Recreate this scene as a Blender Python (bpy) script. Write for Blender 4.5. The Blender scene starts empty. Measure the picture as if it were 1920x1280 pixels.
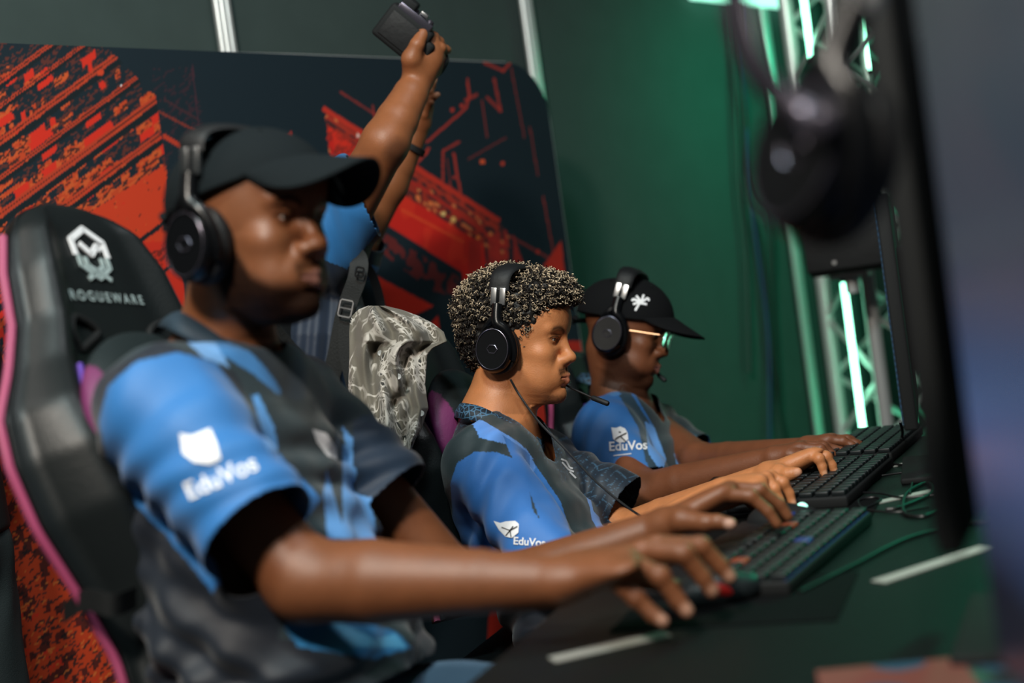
import bpy, bmesh, math, random
import numpy as np
from mathutils import Vector, Matrix
from mathutils.bvhtree import BVHTree
random.seed(7); RNG = np.random.default_rng(7)
C = bpy.context.scene.collection
SC = bpy.context.scene
# ------------------------------------------------------------------ camera
F = 2667.0; CAM = np.array([0, 0, 1.19]); ROLL = math.radians(8); PIT = math.radians(-2)
fwd = np.array([0, math.cos(PIT), math.sin(PIT)]); up0 = np.array([0, -math.sin(PIT), math.cos(PIT)]); r0 = np.array([1.0, 0, 0])
RC = math.cos(ROLL) * r0 - math.sin(ROLL) * up0
UC = math.sin(ROLL) * r0 + math.cos(ROLL) * up0
cd = bpy.data.cameras.new('camera'); cam = bpy.data.objects.new('camera', cd); C.objects.link(cam); SC.camera = cam
cd.sensor_width = 36; cd.lens = 50; cd.clip_start = 0.05; cd.clip_end = 60
cam.matrix_world = Matrix(((RC[0], UC[0], -fwd[0], CAM[0]), (RC[1], UC[1], -fwd[1], CAM[1]), (RC[2], UC[2], -fwd[2], CAM[2]), (0, 0, 0, 1)))
cd.dof.use_dof = True; cd.dof.focus_distance = 2.72; cd.dof.aperture_fstop = 1.75; cd.dof.aperture_blades = 0
def P(px, py, d):
    """photo pixel + depth along the view axis -> world point"""
    return CAM + d * (fwd + RC * (px - 960) / F + UC * (640 - py) / F)
def proj(V):
    q = np.asarray(V, dtype=np.float64) - CAM; d = q @ fwd
    return 960 + F * (q @ RC) / d, 640 - F * (q @ UC) / d, d
DZ = 0.755
def D(px, py, z=0.0):
    """point on the desk plane (plus z) seen at a pixel"""
    r = fwd + RC * (px - 960) / F + UC * (640 - py) / F
    return CAM + r * ((DZ + z - CAM[2]) / r[2])
U = np.array([.342, .940, 0.]); N = np.array([.940, -.342, 0.]); Z = np.array([0, 0, 1.])
# ------------------------------------------------------------------ world, light, exposure
def lin(c): return tuple((x / 12.92 if x <= .04045 else ((x + .055) / 1.055) ** 2.4) for x in c)
def rgb(r, g, b): return lin((r / 255, g / 255, b / 255))
W = bpy.data.worlds.new('world'); SC.world = W; W.use_nodes = True
W.node_tree.nodes['Background'].inputs[0].default_value = (.42, .52, .52, 1); W.node_tree.nodes['Background'].inputs[1].default_value = .045
def light(name, kind, loc, target, energy, color, size=1.0, size_y=None, spot=None, blend=.5):
    l = bpy.data.lights.new(name, kind); l.energy = energy; l.color = color
    if kind == 'AREA':
        l.shape = 'RECTANGLE' if size_y else 'DISK'; l.size = size
        if size_y: l.size_y = size_y
    else: l.shadow_soft_size = size
    if kind == 'SPOT': l.spot_size = math.radians(spot); l.spot_blend = blend
    o = bpy.data.objects.new(name, l); C.objects.link(o); o.location = loc
    o.rotation_euler = (Vector(target) - Vector(loc)).to_track_quat('-Z', 'Y').to_euler()
    return o
light('key_light', 'AREA', (-.70, -.15, 2.95), (-.1, 2.4, 1.0), 92, (1, .91, .80), .32)
light('top_light', 'AREA', (.9, 1.7, 3.4), (-.1, 2.4, 1.0), 20, (.92, .97, 1), .6)
light('back_light', 'AREA', (-1.7, 1.6, 3.2), (-.3, 2.6, 1.1), 12, (1, .95, .88), .9)
light('wall_light', 'AREA', (-.3, .8, 3.2), (.0, 4.6, 1.6), 46, (.80, 1, 1), .4)
light('green_stage_light', 'AREA', (1.55, 5.3, 2.1), (1.25, 6.2, 1.25), 9, (.0, 1, .50), .25)
light('green_floor_light', 'AREA', (1.7, 5.1, .3), (1.6, 6.4, 1.4), 4, (.0, 1, .45), .4)
light('green_desk_light', 'SPOT', (1.7, 3.3, 1.9), (.60, 2.05, .75), 44, (.0, 1, .5), .05, spot=30, blend=.8)
SC.view_settings.view_transform = 'Standard'; SC.view_settings.look = 'None'; SC.view_settings.gamma = 1
SC.view_settings.use_curve_mapping = False; SC.view_settings.exposure = 0.0
# ------------------------------------------------------------------ materials
def mat(name, col, rough=.6, metal=0, bump=0, bscale=200, vcol=False, sheen=0, coat=0, emit=None, estr=0, spec=.5, sss=0, var=0, wave=0):
    m = bpy.data.materials.new(name); m.use_nodes = True; nt = m.node_tree; b = nt.nodes['Principled BSDF']
    b.inputs['Base Color'].default_value = (*col, 1); b.inputs['Roughness'].default_value = rough; b.inputs['Metallic'].default_value = metal
    b.inputs['Specular IOR Level'].default_value = spec
    if sheen: b.inputs['Sheen Weight'].default_value = sheen
    if coat: b.inputs['Coat Weight'].default_value = coat
    if sss:
        b.inputs['Subsurface Weight'].default_value = sss; b.inputs['Subsurface Radius'].default_value = (.9, .35, .2); b.inputs['Subsurface Scale'].default_value = .008
    if emit: b.inputs['Emission Color'].default_value = (*emit, 1); b.inputs['Emission Strength'].default_value = estr
    if vcol:
        a = nt.nodes.new('ShaderNodeAttribute'); a.attribute_name = 'Col'
        src = a.outputs['Color']
    else: src = None
    tc = nt.nodes.new('ShaderNodeTexCoord')
    if var:
        nz = nt.nodes.new('ShaderNodeTexNoise'); nz.inputs['Scale'].default_value = 9; nz.inputs['Detail'].default_value = 5
        nt.links.new(tc.outputs['Object'], nz.inputs['Vector'])
        mr = nt.nodes.new('ShaderNodeMapRange'); mr.inputs[3].default_value = 1 - var; mr.inputs[4].default_value = 1 + var; nt.links.new(nz.outputs[0], mr.inputs[0])
        mx = nt.nodes.new('ShaderNodeVectorMath'); mx.operation = 'MULTIPLY'
        if src: nt.links.new(src, mx.inputs[0])
        else: mx.inputs[0].default_value = col
        nt.links.new(mr.outputs[0], mx.inputs[1]); src = mx.outputs[0]
    if src: nt.links.new(src, b.inputs['Base Color'])
    if name == 'skin':
        fc = nt.nodes.new('ShaderNodeMapRange'); fc.inputs[1].default_value = .012; fc.inputs[2].default_value = .06; fc.inputs[3].default_value = .04; fc.inputs[4].default_value = spec; nt.links.new(a.outputs['Fac'], fc.inputs[0]); nt.links.new(fc.outputs[0], b.inputs['Specular IOR Level'])
    if bump:
        nz = nt.nodes.new('ShaderNodeTexNoise'); nz.inputs['Scale'].default_value = bscale; nz.inputs['Detail'].default_value = 4
        nt.links.new(tc.outputs['Object'], nz.inputs['Vector'])
        bp = nt.nodes.new('ShaderNodeBump'); bp.inputs['Strength'].default_value = bump; bp.inputs['Distance'].default_value = .002
        nt.links.new(nz.outputs[0], bp.inputs['Height']); nt.links.new(bp.outputs[0], b.inputs['Normal'])
    return m
M = dict(
    skin=mat('skin', (.3, .15, .08), .47, vcol=True, bump=.25, bscale=350, sss=.12, spec=.42),
    jersey=mat('jersey_cloth', (.1, .2, .4), .52, vcol=True, bump=.3, bscale=900, sheen=.15, spec=.4),
    black=mat('black_plastic', rgb(10, 11, 13), .27, spec=.3), matte=mat('matte_black', rgb(15, 17, 18), .75, bump=.1, spec=.3),
    soft=mat('black_cushion', rgb(14, 15, 17), .6, bump=.4, bscale=90, spec=.35),
    leather=mat('black_leatherette', rgb(20, 23, 24), .4, vcol=True, bump=.25, bscale=260, spec=.28),
    cap=mat('cap_cloth', rgb(15, 22, 25), .85, bump=.6, bscale=700, spec=.15), capb=mat('black_cap_cloth', rgb(14, 15, 17), .9, bump=.6, bscale=700, spec=.15),
    steel=mat('brushed_steel', (.62, .62, .62), .28, 1), alu=mat('aluminium', (.55, .56, .55), .35, .45, bump=.1, bscale=40),
    chrome=mat('dark_chrome', (.12, .11, .14), .25, .8),
    white=mat('white_print', (.8, .8, .82), .6), grey=mat('grey_print', (.34, .42, .42), .5),
    piping=mat('pink_piping', rgb(150, 62, 96), .45), violet=mat('violet_piping', rgb(92, 62, 160), .45),
    pillow=mat('violet_leatherette', rgb(112, 52, 96), .5, vcol=True, bump=.3, bscale=200, spec=.25),
    trouser=mat('dark_trouser_cloth', rgb(24, 36, 38), .85, bump=.5, bscale=500, var=.3), denim=mat('denim', rgb(70, 96, 118), .85, bump=.6, bscale=600, var=.25),
    banner=mat('printed_banner', (1, 1, 1), .72, vcol=True, bump=.15, bscale=500, spec=.25),
    wall=mat('grey_wall_cloth', rgb(62, 74, 72), .9, bump=.5, bscale=300, var=.12, spec=.2),
    desk=mat('black_table_cloth', rgb(8, 13, 13), .5, bump=.5, bscale=160, var=.35, spec=.22), mattress=mat('mouse_mat', rgb(6, 8, 9), .9, bump=.3, bscale=900, spec=.1),
    floor=mat('carpet', rgb(34, 36, 38), .95, bump=.6, bscale=300), rubber=mat('cable_rubber', rgb(10, 10, 12), .45), tape=mat('white_tape', rgb(150, 150, 144), .6),
    red=mat('red_plastic', rgb(170, 26, 20), .4, coat=.3), eye=mat('eyeball', (.6, .55, .5), .12, vcol=True, coat=.15),
    led=mat('green_led_tube', (.4, 1, .7), .3, emit=(.30, 1, .62), estr=7), glow=mat('lit_strip', (.4, 1, .8), .3, emit=(.45, 1, .8), estr=1.5),
    lens=mat('green_reflection_lens', (.03, .35, .22), .08, metal=.5, coat=1), gold=mat('gold_wire', (.65, .38, .22), .3, .9),  # lens: its green reflection is put into the base colour
    hair=mat('curly_hair', (.1, .06, .03), .55, vcol=True, spec=.4), pack=mat('backpack_nylon', rgb(10, 13, 13), .75, bump=.6, bscale=350, vcol=False),
    strap=mat('webbing', rgb(10, 13, 13), .7, bump=.6, bscale=400), blue=mat('blue_keycap_light', (.01, .02, .07), .4, emit=(.05, .14, .8), estr=.10), ored=mat('red_keycap_light', (.08, .02, .01), .4, emit=(.8, .14, .04), estr=.16),
    key=mat('keycap', rgb(18, 24, 26), .45, spec=.4), pom=mat('paper', rgb(150, 80, 66), .7, vcol=True))
# ------------------------------------------------------------------ object helpers
def tag(o, label=None, cat=None, group=None, kind=None):
    for k, v in (('label', label), ('category', cat), ('group', group), ('kind', kind)):
        if v: o[k] = v
    return o
def empty(name, loc, label=None, cat=None, group=None):
    o = bpy.data.objects.new(name, None); o.empty_display_size = .05; C.objects.link(o); o.location = tuple(loc); return tag(o, label, cat, group)
def link(o, parent=None):
    C.objects.link(o)
    if parent is not None:
        o.parent = parent; o.matrix_parent_inverse = Matrix.Translation(-Vector(root_loc(parent)))
    return o
def root_loc(p):
    """world position of an object's origin (no rotations are used)"""
    if p.parent is None: return p.location.copy()
    return root_loc(p.parent) + p.matrix_parent_inverse.translation + p.location
def mesh(name, V, Fc, m, parent=None, col=None, smooth=True, mats=None, midx=None):
    V = np.asarray(V, dtype=np.float32); me = bpy.data.meshes.new(name)
    if isinstance(Fc, np.ndarray):
        n, k = Fc.shape; me.vertices.add(len(V)); me.vertices.foreach_set('co', V.ravel())
        me.loops.add(n * k); me.loops.foreach_set('vertex_index', Fc.astype(np.int32).ravel())
        me.polygons.add(n); me.polygons.foreach_set('loop_start', np.arange(0, n * k, k, dtype=np.int32)); me.update(calc_edges=True)
    else: me.from_pydata(V.tolist(), [], [list(f) for f in Fc]); me.update()
    if smooth: me.polygons.foreach_set('use_smooth', np.ones(len(me.polygons), dtype=bool))
    for q in (mats or [m]): me.materials.append(q)
    if midx is not None: me.polygons.foreach_set('material_index', np.asarray(midx, dtype=np.int32))
    if col is not None:
        a = me.color_attributes.new('Col', 'FLOAT_COLOR', 'POINT'); cc = np.ones((len(V), 4), dtype=np.float32); cc[:, :3] = col; a.data.foreach_set('color', cc.ravel())
    o = bpy.data.objects.new(name, me); return link(o, parent)
def nrm(v): v = np.asarray(v, dtype=float); return v / (np.linalg.norm(v) + 1e-12)
class MB:
    """collects simple solids into one mesh"""
    def __init__(s): s.v = []; s.f = []
    def add(s, V, Fs): b = len(s.v); s.v += [tuple(map(float, x)) for x in V]; s.f += [tuple(i + b for i in f) for f in Fs]; return s
    def box(s, c, ax, sz, bev=0.0):
        c = np.asarray(c, float); ax = [nrm(a) for a in ax]
        if bev <= 0:
            V = [c + ax[0] * sz[0] * i + ax[1] * sz[1] * j + ax[2] * sz[2] * k for i in (-1, 1) for j in (-1, 1) for k in (-1, 1)]
            return s.add(V, [(0, 1, 3, 2), (4, 6, 7, 5), (0, 4, 5, 1), (2, 3, 7, 6), (0, 2, 6, 4), (1, 5, 7, 3)])
        bm = bmesh.new(); bmesh.ops.create_cube(bm, size=2)
        for v in bm.verts: v.co = Vector((v.co.x * sz[0], v.co.y * sz[1], v.co.z * sz[2]))
        bmesh.ops.bevel(bm, geom=bm.edges[:], offset=bev, segments=3, affect='EDGES', profile=.5)
        V = [c + ax[0] * v.co.x + ax[1] * v.co.y + ax[2] * v.co.z for v in bm.verts]; Fs = [[v.index for v in f.verts] for f in bm.faces]; bm.free(); return s.add(V, Fs)
    def tube(s, pts, r, n=8, cap=True):
        pts = [np.asarray(p, float) for p in pts]; r = r if hasattr(r, '__len__') else [r] * len(pts)
        V = []; prev = None
        for i, p in enumerate(pts):
            t = nrm(pts[min(i + 1, len(pts) - 1)] - pts[max(i - 1, 0)])
            a = prev if prev is not None else (np.array([0, 0, 1.]) if abs(t[2]) < .9 else np.array([1., 0, 0]))
            a = nrm(a - t * (a @ t)); b = np.cross(t, a); prev = a
            V += [p + r[i] * (math.cos(2 * math.pi * k / n) * a + math.sin(2 * math.pi * k / n) * b) for k in range(n)]
        Fs = [(i * n + k, i * n + (k + 1) % n, (i + 1) * n + (k + 1) % n, (i + 1) * n + k) for i in range(len(pts) - 1) for k in range(n)]
        if cap: Fs += [tuple(range(n - 1, -1, -1)), tuple(range((len(pts) - 1) * n, len(pts) * n))]
        return s.add(V, Fs)
    def lathe(s, c, axis, a, b, prof, n=48, ea=1.0, eb=1.0):
        """prof: (distance along axis, radius); a,b in-plane axes scaled ea, eb"""
        V = []; c = np.asarray(c, float)
        for h, r in prof:
            V += [c + axis * h + r * (ea * math.cos(2 * math.pi * k / n) * a + eb * math.sin(2 * math.pi * k / n) * b) for k in range(n)]
        Fs = [(i * n + k, i * n + (k + 1) % n, (i + 1) * n + (k + 1) % n, (i + 1) * n + k) for i in range(len(prof) - 1) for k in range(n)]
        Fs += [tuple(range(n - 1, -1, -1)), tuple(range((len(prof) - 1) * n, len(prof) * n))]
        return s.add(V, Fs)
    def ball(s, c, r, ax=None, n=12):
        r = r if hasattr(r, '__len__') else (r, r, r); ax = ax or (r0, np.array([0, 1., 0]), Z); V = []; c = np.asarray(c, float)
        for i in range(n + 1):
            th = math.pi * i / n
            for k in range(2 * n):
                ph = math.pi * k / n; V.append(c + ax[0] * r[0] * math.sin(th) * math.cos(ph) + ax[1] * r[1] * math.sin(th) * math.sin(ph) + ax[2] * r[2] * math.cos(th))
        m2 = 2 * n; return s.add(V, [(i * m2 + k, (i + 1) * m2 + k, (i + 1) * m2 + (k + 1) % m2, i * m2 + (k + 1) % m2) for i in range(n) for k in range(m2)])
    def build(s, name, m, parent=None, smooth=True, sharp=40):
        o = mesh(name, s.v, s.f, m, parent, smooth=smooth)
        bm = bmesh.new(); bm.from_mesh(o.data); bmesh.ops.recalc_face_normals(bm, faces=bm.faces[:])
        for e in bm.edges:
            if len(e.link_faces) == 2 and e.calc_face_angle(0) > math.radians(sharp): e.smooth = False
        bm.to_mesh(o.data); bm.free(); return o
def curve(pts, n=8):
    """Catmull-Rom through points"""
    p = [np.asarray(q, float) for q in pts]; p = [2 * p[0] - p[1]] + p + [2 * p[-1] - p[-2]]; out = []
    for i in range(1, len(p) - 2):
        for k in range(n):
            t = k / n; a, b, c, d = p[i - 1:i + 3]
            out.append(.5 * (2 * b + (c - a) * t + (2 * a - 5 * b + 4 * c - d) * t * t + (3 * b - a - 3 * c + d) * t ** 3))
    return out + [p[-2]]
# ------------------------------------------------------------------ implicit surfaces
def smin(a, b, k):
    h = np.clip(.5 + .5 * (b - a) / k, 0, 1); return b + (a - b) * h - k * h * (1 - h)
class Body:
    def __init__(s): s.e = []
    def cap(s, a, b, r1, r2=None, k=.01, op=0):
        a = np.asarray(a, float); b = np.asarray(b, float); r2 = r1 if r2 is None else r2; ab = b - a; L = ab @ ab + 1e-9
        def f(p):
            t = np.clip(((p - a) @ ab) / L, 0, 1); q = p - a - t[:, None] * ab; return np.sqrt((q * q).sum(1)) - (r1 + (r2 - r1) * t)
        s.e.append((f, (a + b) / 2, math.sqrt(L) / 2 + max(r1, r2), k, op)); return s
    def chain(s, pts, rs, k=.01):
        for i in range(len(pts) - 1): s.cap(pts[i], pts[i + 1], rs[i], rs[i + 1], k if i == 0 else min(k, .004))
        return s
    def ell(s, c, r, ax=None, k=.01, op=0):
        c = np.asarray(c, float); r = np.asarray(r, float); A = np.array(ax if ax is not None else np.eye(3)).T
        def f(p):
            q = (p - c) @ A; k0 = np.sqrt(((q / r) ** 2).sum(1)); k1 = np.sqrt(((q / r ** 2) ** 2).sum(1)) + 1e-9; return k0 * (k0 - 1) / k1
        s.e.append((f, c, float(max(r)), k, op)); return s
    def fn(s, f, c, R, k=.01, op=0): s.e.append((f, np.asarray(c, float), R, k, op)); return s
    def eval(s, p):
        d = np.full(len(p), 1.0)
        for f, c, R, k, op in s.e:
            m = ((p - c) ** 2).sum(1) < (R + .06) ** 2
            if not m.any(): continue
            v = f(p[m])
            if op == 0: d[m] = smin(d[m], v, k)
            else: d[m] = -smin(-d[m], v, k)
        return d
    def bounds(s):
        lo = np.min([c - R for f, c, R, k, op in s.e if op == 0], 0); hi = np.max([c + R for f, c, R, k, op in s.e if op == 0], 0); return lo - .02, hi + .02
def surf(f, lo, hi, h, B=8):
    lo = np.asarray(lo, float); n = np.ceil((np.asarray(hi) - lo) / (h * B)).astype(int) + 1
    g = np.stack(np.meshgrid(*[np.arange(q) for q in n], indexing='ij'), -1).reshape(-1, 3)
    cen = lo + (g + .5) * B * h; dv = np.concatenate([f(cen[i:i + 400000]) for i in range(0, len(cen), 400000)])
    g = g[np.abs(dv) < B * h * 1.55]
    o9 = np.stack(np.meshgrid(*[np.arange(B + 1)] * 3, indexing='ij'), -1).reshape(-1, 3)
    vals = np.empty((len(g), B + 1, B + 1, B + 1), dtype=np.float32)
    ch = 600
    for i in range(0, len(g), ch):
        pp = lo + (g[i:i + ch, None, :] * B + o9[None]) * h; vals[i:i + ch] = f(pp.reshape(-1, 3)).reshape(-1, B + 1, B + 1, B + 1)
    S = vals < 0
    cs = sum(S[:, a:a + B, b:b + B, c:c + B].astype(np.int8) for a in (0, 1) for b in (0, 1) for c in (0, 1))
    act = (cs > 0) & (cs < 8); bi, ci, cj, ck = np.nonzero(act)
    acc = np.zeros((len(bi), 3)); cnt = np.zeros(len(bi)); vv = vals[bi]; r = np.arange(len(bi))
    del vv
    for ax in range(3):
        for a in (0, 1):
            for b in (0, 1):
                o = [a, b]; o.insert(ax, 0); o2 = list(o); o2[ax] = 1
                v1 = vals[bi, ci + o[0], cj + o[1], ck + o[2]]; v2 = vals[bi, ci + o2[0], cj + o2[1], ck + o2[2]]
                m = (v1 < 0) != (v2 < 0); t = np.where(m, v1 / np.where(m, v1 - v2, 1), 0)
                p = np.tile(np.array(o, float), (len(bi), 1)); p[:, ax] += t; acc[m] += p[m]; cnt[m] += 1
    G = g[bi] * B + np.stack([ci, cj, ck], 1); V = lo + (G + acc / cnt[:, None]) * h
    NN = (n * B + 2).astype(np.int64)
    def key(q): return ((q[:, 0] + 1) * (NN[1] + 2) + q[:, 1] + 1) * (NN[2] + 2) + q[:, 2] + 1
    ks = key(G); order = np.argsort(ks); sk = ks[order]
    quads = []
    for ax in range(3):
        sl1 = [slice(0, B)] * 3; sl2 = list(sl1); sl2[ax] = slice(1, B + 1)
        s1 = S[(slice(None), *sl1)]; s2 = S[(slice(None), *sl2)]; b_, i_, j_, k_ = np.nonzero(s1 != s2)
        q = g[b_] * B + np.stack([i_, j_, k_], 1); flip = s1[b_, i_, j_, k_]
        a1, a2 = (ax + 1) % 3, (ax + 2) % 3; ids = []; ok = np.ones(len(q), bool)
        for (u, v) in ((0, 0), (-1, 0), (-1, -1), (0, -1)):
            c = q.copy(); c[:, a1] += u; c[:, a2] += v; kk = key(c); pos = np.clip(np.searchsorted(sk, kk), 0, len(sk) - 1); ok &= sk[pos] == kk; ids.append(order[pos])
        ids = np.stack(ids, 1)[ok]; fl = flip[ok]; ids[~fl] = ids[~fl][:, ::-1]; quads.append(ids)
    return V.astype(np.float32), np.concatenate(quads)
def noise3(p, s, seed=0):
    """cheap smooth pseudo-noise in -1..1"""
    p = p * s + seed * 7.31
    a = np.sin(p[:, 0] * 1.7 + 1.3 * np.sin(p[:, 1] * 1.1 + p[:, 2] * .7)) ; b = np.sin(p[:, 1] * 1.9 + 1.7 * np.sin(p[:, 2] * 1.3 - p[:, 0] * .8)); c = np.sin(p[:, 2] * 1.5 + 1.5 * np.sin(p[:, 0] * 1.2 + p[:, 1] * .9))
    return (a + b + c) / 3
def inpoly(x, y, poly):
    poly = np.asarray(poly, float); r = np.zeros(len(x), bool); n = len(poly)
    for i in range(n):
        x1, y1 = poly[i]; x2, y2 = poly[(i + 1) % n]
        c = ((y1 > y) != (y2 > y)); r ^= c & (x < (x2 - x1) * (y - y1) / (y2 - y1 + 1e-12) + x1)
    return r
def delverts(V, Q, keep, biggest=True):
    keep = keep.copy()
    for _ in range(2 if biggest else 1):
        q = Q[keep[Q].all(1)]
        if biggest and _ == 0:                                    # keep only the largest connected sheet
            lab = np.arange(len(V)); e = np.concatenate([q[:, [0, 1]], q[:, [1, 2]], q[:, [2, 3]], q[:, [3, 0]]])
            while True:
                m = np.minimum(lab[e[:, 0]], lab[e[:, 1]]); new = lab.copy(); np.minimum.at(new, e[:, 0], m); np.minimum.at(new, e[:, 1], m); new = new[new]
                if (new == lab).all(): break
                lab = new
            used = np.zeros(len(V), bool); used[q.ravel()] = True; ids, n_ = np.unique(lab[used], return_counts=True); keep = keep & used & (lab == ids[n_.argmax()])
    idx = -np.ones(len(V), int); idx[keep] = np.arange(keep.sum()); Q = Q[keep[Q].all(1)]; return V[keep], idx[Q]
# ------------------------------------------------------------------ the setting
def struct(o): o['kind'] = 'structure'; return o
fl = MB(); fl.box((0.5, 4, -.05), (r0, (0, 1, 0), Z), (6, 6, .05)); struct(fl.build('floor', M['floor']))
wd = nrm((1, 1.1, 0)); wn = nrm((1.1, -1, 0))                       # direction and normal of backdrop and wall
def on_plane(px, py, off=0.0, y0=4.15):
    """point on the vertical plane y = y0 + 1.1 x, moved off towards the room"""
    r = fwd + RC * (px - 960) / F + UC * (640 - py) / F; n = np.array([1.1, -1, 0]); t = -(y0 - 0) / (n @ r) * 1.0
    return CAM + r * t + wn * off
WY = 4.85
wl = MB(); a = on_plane(-900, 640, 0, WY); b = on_plane(1900, 640, 0, WY); c = (a + b) / 2; c[2] = 1.0
wl.box((c[0] - wn[0] * .03, c[1] - wn[1] * .03, 1.15), (wd, wn, Z), (np.linalg.norm((b - a)[:2]) / 2, .02, 1.15 + .0)); 
struct(wl.build('wall_back', M['wall']))
top = on_plane(1400, 2, 0, WY)[2]
def post(name, px, py, label, r=.022, off=.02):
    p = on_plane(px, py, off, WY); t = MB()
    for dx in (-.018, 0.0, .018): t.tube([(p[0] + wd[0] * dx, p[1] + wd[1] * dx, 0), (p[0] + wd[0] * dx, p[1] + wd[1] * dx, 2.55)], .0115 if dx else .013, 10)
    t.box((p[0], p[1], .01), (wd, wn, Z), (.045, .035, .01)); return struct(t.build(name, M['alu']))
post('trim_1', 413, 50, ''); post('trim_2', 985, 60, ''); post('trim_3', 1478, 430, '')
t = MB(); p1 = on_plane(1290, 4, .03, WY); p2 = on_plane(1640, 4, .03, WY); zt = p1[2] + .03
struct(MB().tube([(*p1[:2], zt), (*p2[:2], zt)], .028, 10).build('trim_4', M['glow']))
# printed banner, a stretched cloth over a frame
def build_banner():
    a = on_plane(-60, 640)[:2]; b = on_plane(1080, 640)[:2]; L = np.linalg.norm(b - a); ztop = on_plane(500, 103)[2]; nu, nv = 560, 470
    u = np.linspace(0, L, nu); z = np.linspace(.02, ztop, nv); Ug, Zg = np.meshgrid(u, z)
    R = .16; x = Ug.ravel(); zz = Zg.ravel(); cx = L - R; cz = ztop - R
    m = (x > cx) & (zz > cz); dx = x[m] - cx; dz_ = zz[m] - cz; mx_ = np.maximum(dx, dz_); rr = np.hypot(dx, dz_) + 1e-9; x[m] = cx + dx * mx_ / rr; zz[m] = cz + dz_ * mx_ / rr
    V = np.stack([a[0] + wd[0] * x, a[1] + wd[1] * x, zz], 1)
    px, py, _ = proj(V); n = len(V); col = np.tile(np.array(rgb(19, 33, 41)), (n, 1))
    def put(mask, c, al=1.0): col[mask] = col[mask] * (1 - al) + np.array(rgb(*c)) * al
    def h(i, j, s=0): q = np.sin(i * 127.1 + j * 311.7 + s * 74.7) * 43758.5453; return q - np.floor(q)
    # circuit-board bands running up to the right
    v = py + .735 * px; w = px - .3 * py
    edge = 285 + (py - 185) * .135
    left = (px < edge) & ((py > 185) | (px < 285 - (185 - py) * 1.0 + 60 * 0))
    bi = np.floor(v / 17); cell = np.floor(w / (9 + 26 * h(bi, 3)) + 50 * h(bi, 5)); rv = h(bi, cell); band = h(np.floor(v / 52), 9)
    dens = np.clip((py - 60) / 330, .12, .95) * (.55 + .6 * band)
    fine = h(np.floor(v / 4), np.floor(w / (4 + 9 * h(np.floor(v / 4), 1))))
    m = left & (rv < dens); put(m & (fine < .78), (180, 62, 30)); put(m & (fine < .34), (192, 84, 40), .8); put(m & (fine > .7), (66, 34, 28), .9); put(m & (rv < .12), (198, 42, 26))
    m = left & (rv >= dens) & (fine > .72); put(m, (96, 44, 34), .75)
    for (c0, w0) in ((150, 5), (196, 4), (262, 7), (330, 5), (398, 8), (470, 7), (556, 8)):
        put(left & (np.abs(v - c0) < w0), (178, 58, 32), .9); put(left & (np.abs(v - c0 - w0 * 2.1) < w0 * .9), (16, 26, 30)); put(left & (np.abs(v - c0) < 1.3), (60, 30, 26))
    solid = inpoly(px, py, [(300, 310), (345, 600), (345, 720), (120, 720), (160, 400), (200, 375)]); put(solid & (h(np.floor(v / 3), np.floor(w / 5)) < .97), (190, 56, 28)); put(solid & (py > 455), (186, 34, 24), .7)
    put(solid & (np.abs(v - 640) < 5), (20, 26, 30)); put(solid & (np.abs(v - 700) < 22) & (fine > .55), (80, 28, 24), .8); put(solid & (np.abs(v - 730) < 4), (20, 26, 30))
    low = (px < 330) & (py > 720); put(low & (fine < .8), (180, 58, 26)); put(low & (h(bi, cell, 2) < .3), (30, 22, 24), .85); put(low & (fine < .05), (200, 110, 50), .7)
    # faint lines of the dark middle
    mid = inpoly(px, py, [(275, 130), (350, 130), (372, 220), (380, 330), (300, 330)]); put(mid & (fine > .8), (60, 34, 42), .6)
    def seg(pts, wid, c, al=1.0):
        for (x1, y1), (x2, y2) in zip(pts[:-1], pts[1:]):
            t = np.clip(((px - x1) * (x2 - x1) + (py - y1) * (y2 - y1)) / ((x2 - x1) ** 2 + (y2 - y1) ** 2), 0, 1); put(np.hypot(px - x1 - t * (x2 - x1), py - y1 - t * (y2 - y1)) < wid, c, al)
    seg([(290, 212), (362, 250)], 2.2, (130, 48, 36), .8); seg([(300, 258), (330, 276)], 4, (170, 52, 32)); seg([(352, 124), (364, 240)], 1.5, (70, 36, 46), .7); seg([(300, 190), (360, 225)], 2, (70, 36, 40), .7)
    put(inpoly(px, py, [(500, 280), (535, 252), (537, 245), (542, 300)]), (170, 44, 34))
    # right chevron
    ch = inpoly(px, py, [(600, 205), (700, 262), (925, 412), (948, 450), (945, 500), (890, 470), (720, 352), (610, 300)])
    put(ch, (150, 44, 32)); v2 = py - .62 * px; put(ch & (h(np.floor(v2 / 8), np.floor(px / 9)) < .42), (34, 34, 38), .85); put(ch & (h(np.floor(v2 / 6), np.floor(px / 6), 4) > .93), (214, 120, 70), .9)
    seg([(600, 207), (925, 414)], 4.5, (186, 48, 34)); seg([(604, 222), (920, 428)], 2, (176, 52, 36)); seg([(606, 262), (780, 352), (935, 462)], 3, (170, 40, 32))
    rd = inpoly(px, py, [(604, 235), (615, 330), (665, 330), (720, 352), (720, 425), (858, 512), (862, 575), (905, 520), (898, 460), (740, 362), (690, 300)]); put(rd, (198, 34, 26)); put(rd & (noise3(V, 26) > .25), (214, 52, 32), .55); put(rd & (px < 700) & (fine > .6), (110, 36, 30), .7)
    seg([(745, 395), (860, 455)], 2.5, (222, 80, 40), .6)
    fd = inpoly(px, py, [(862, 455), (950, 430), (975, 500), (962, 620), (868, 600)]); put(fd & (h(np.floor(px / 6), 2) < .75), (164, 40, 34), .8)
    dk = inpoly(px, py, [(715, 440), (850, 520), (855, 560), (800, 545), (700, 470)]); put(dk & (noise3(V, 70) > -.15), (110, 36, 34), .8)
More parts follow.
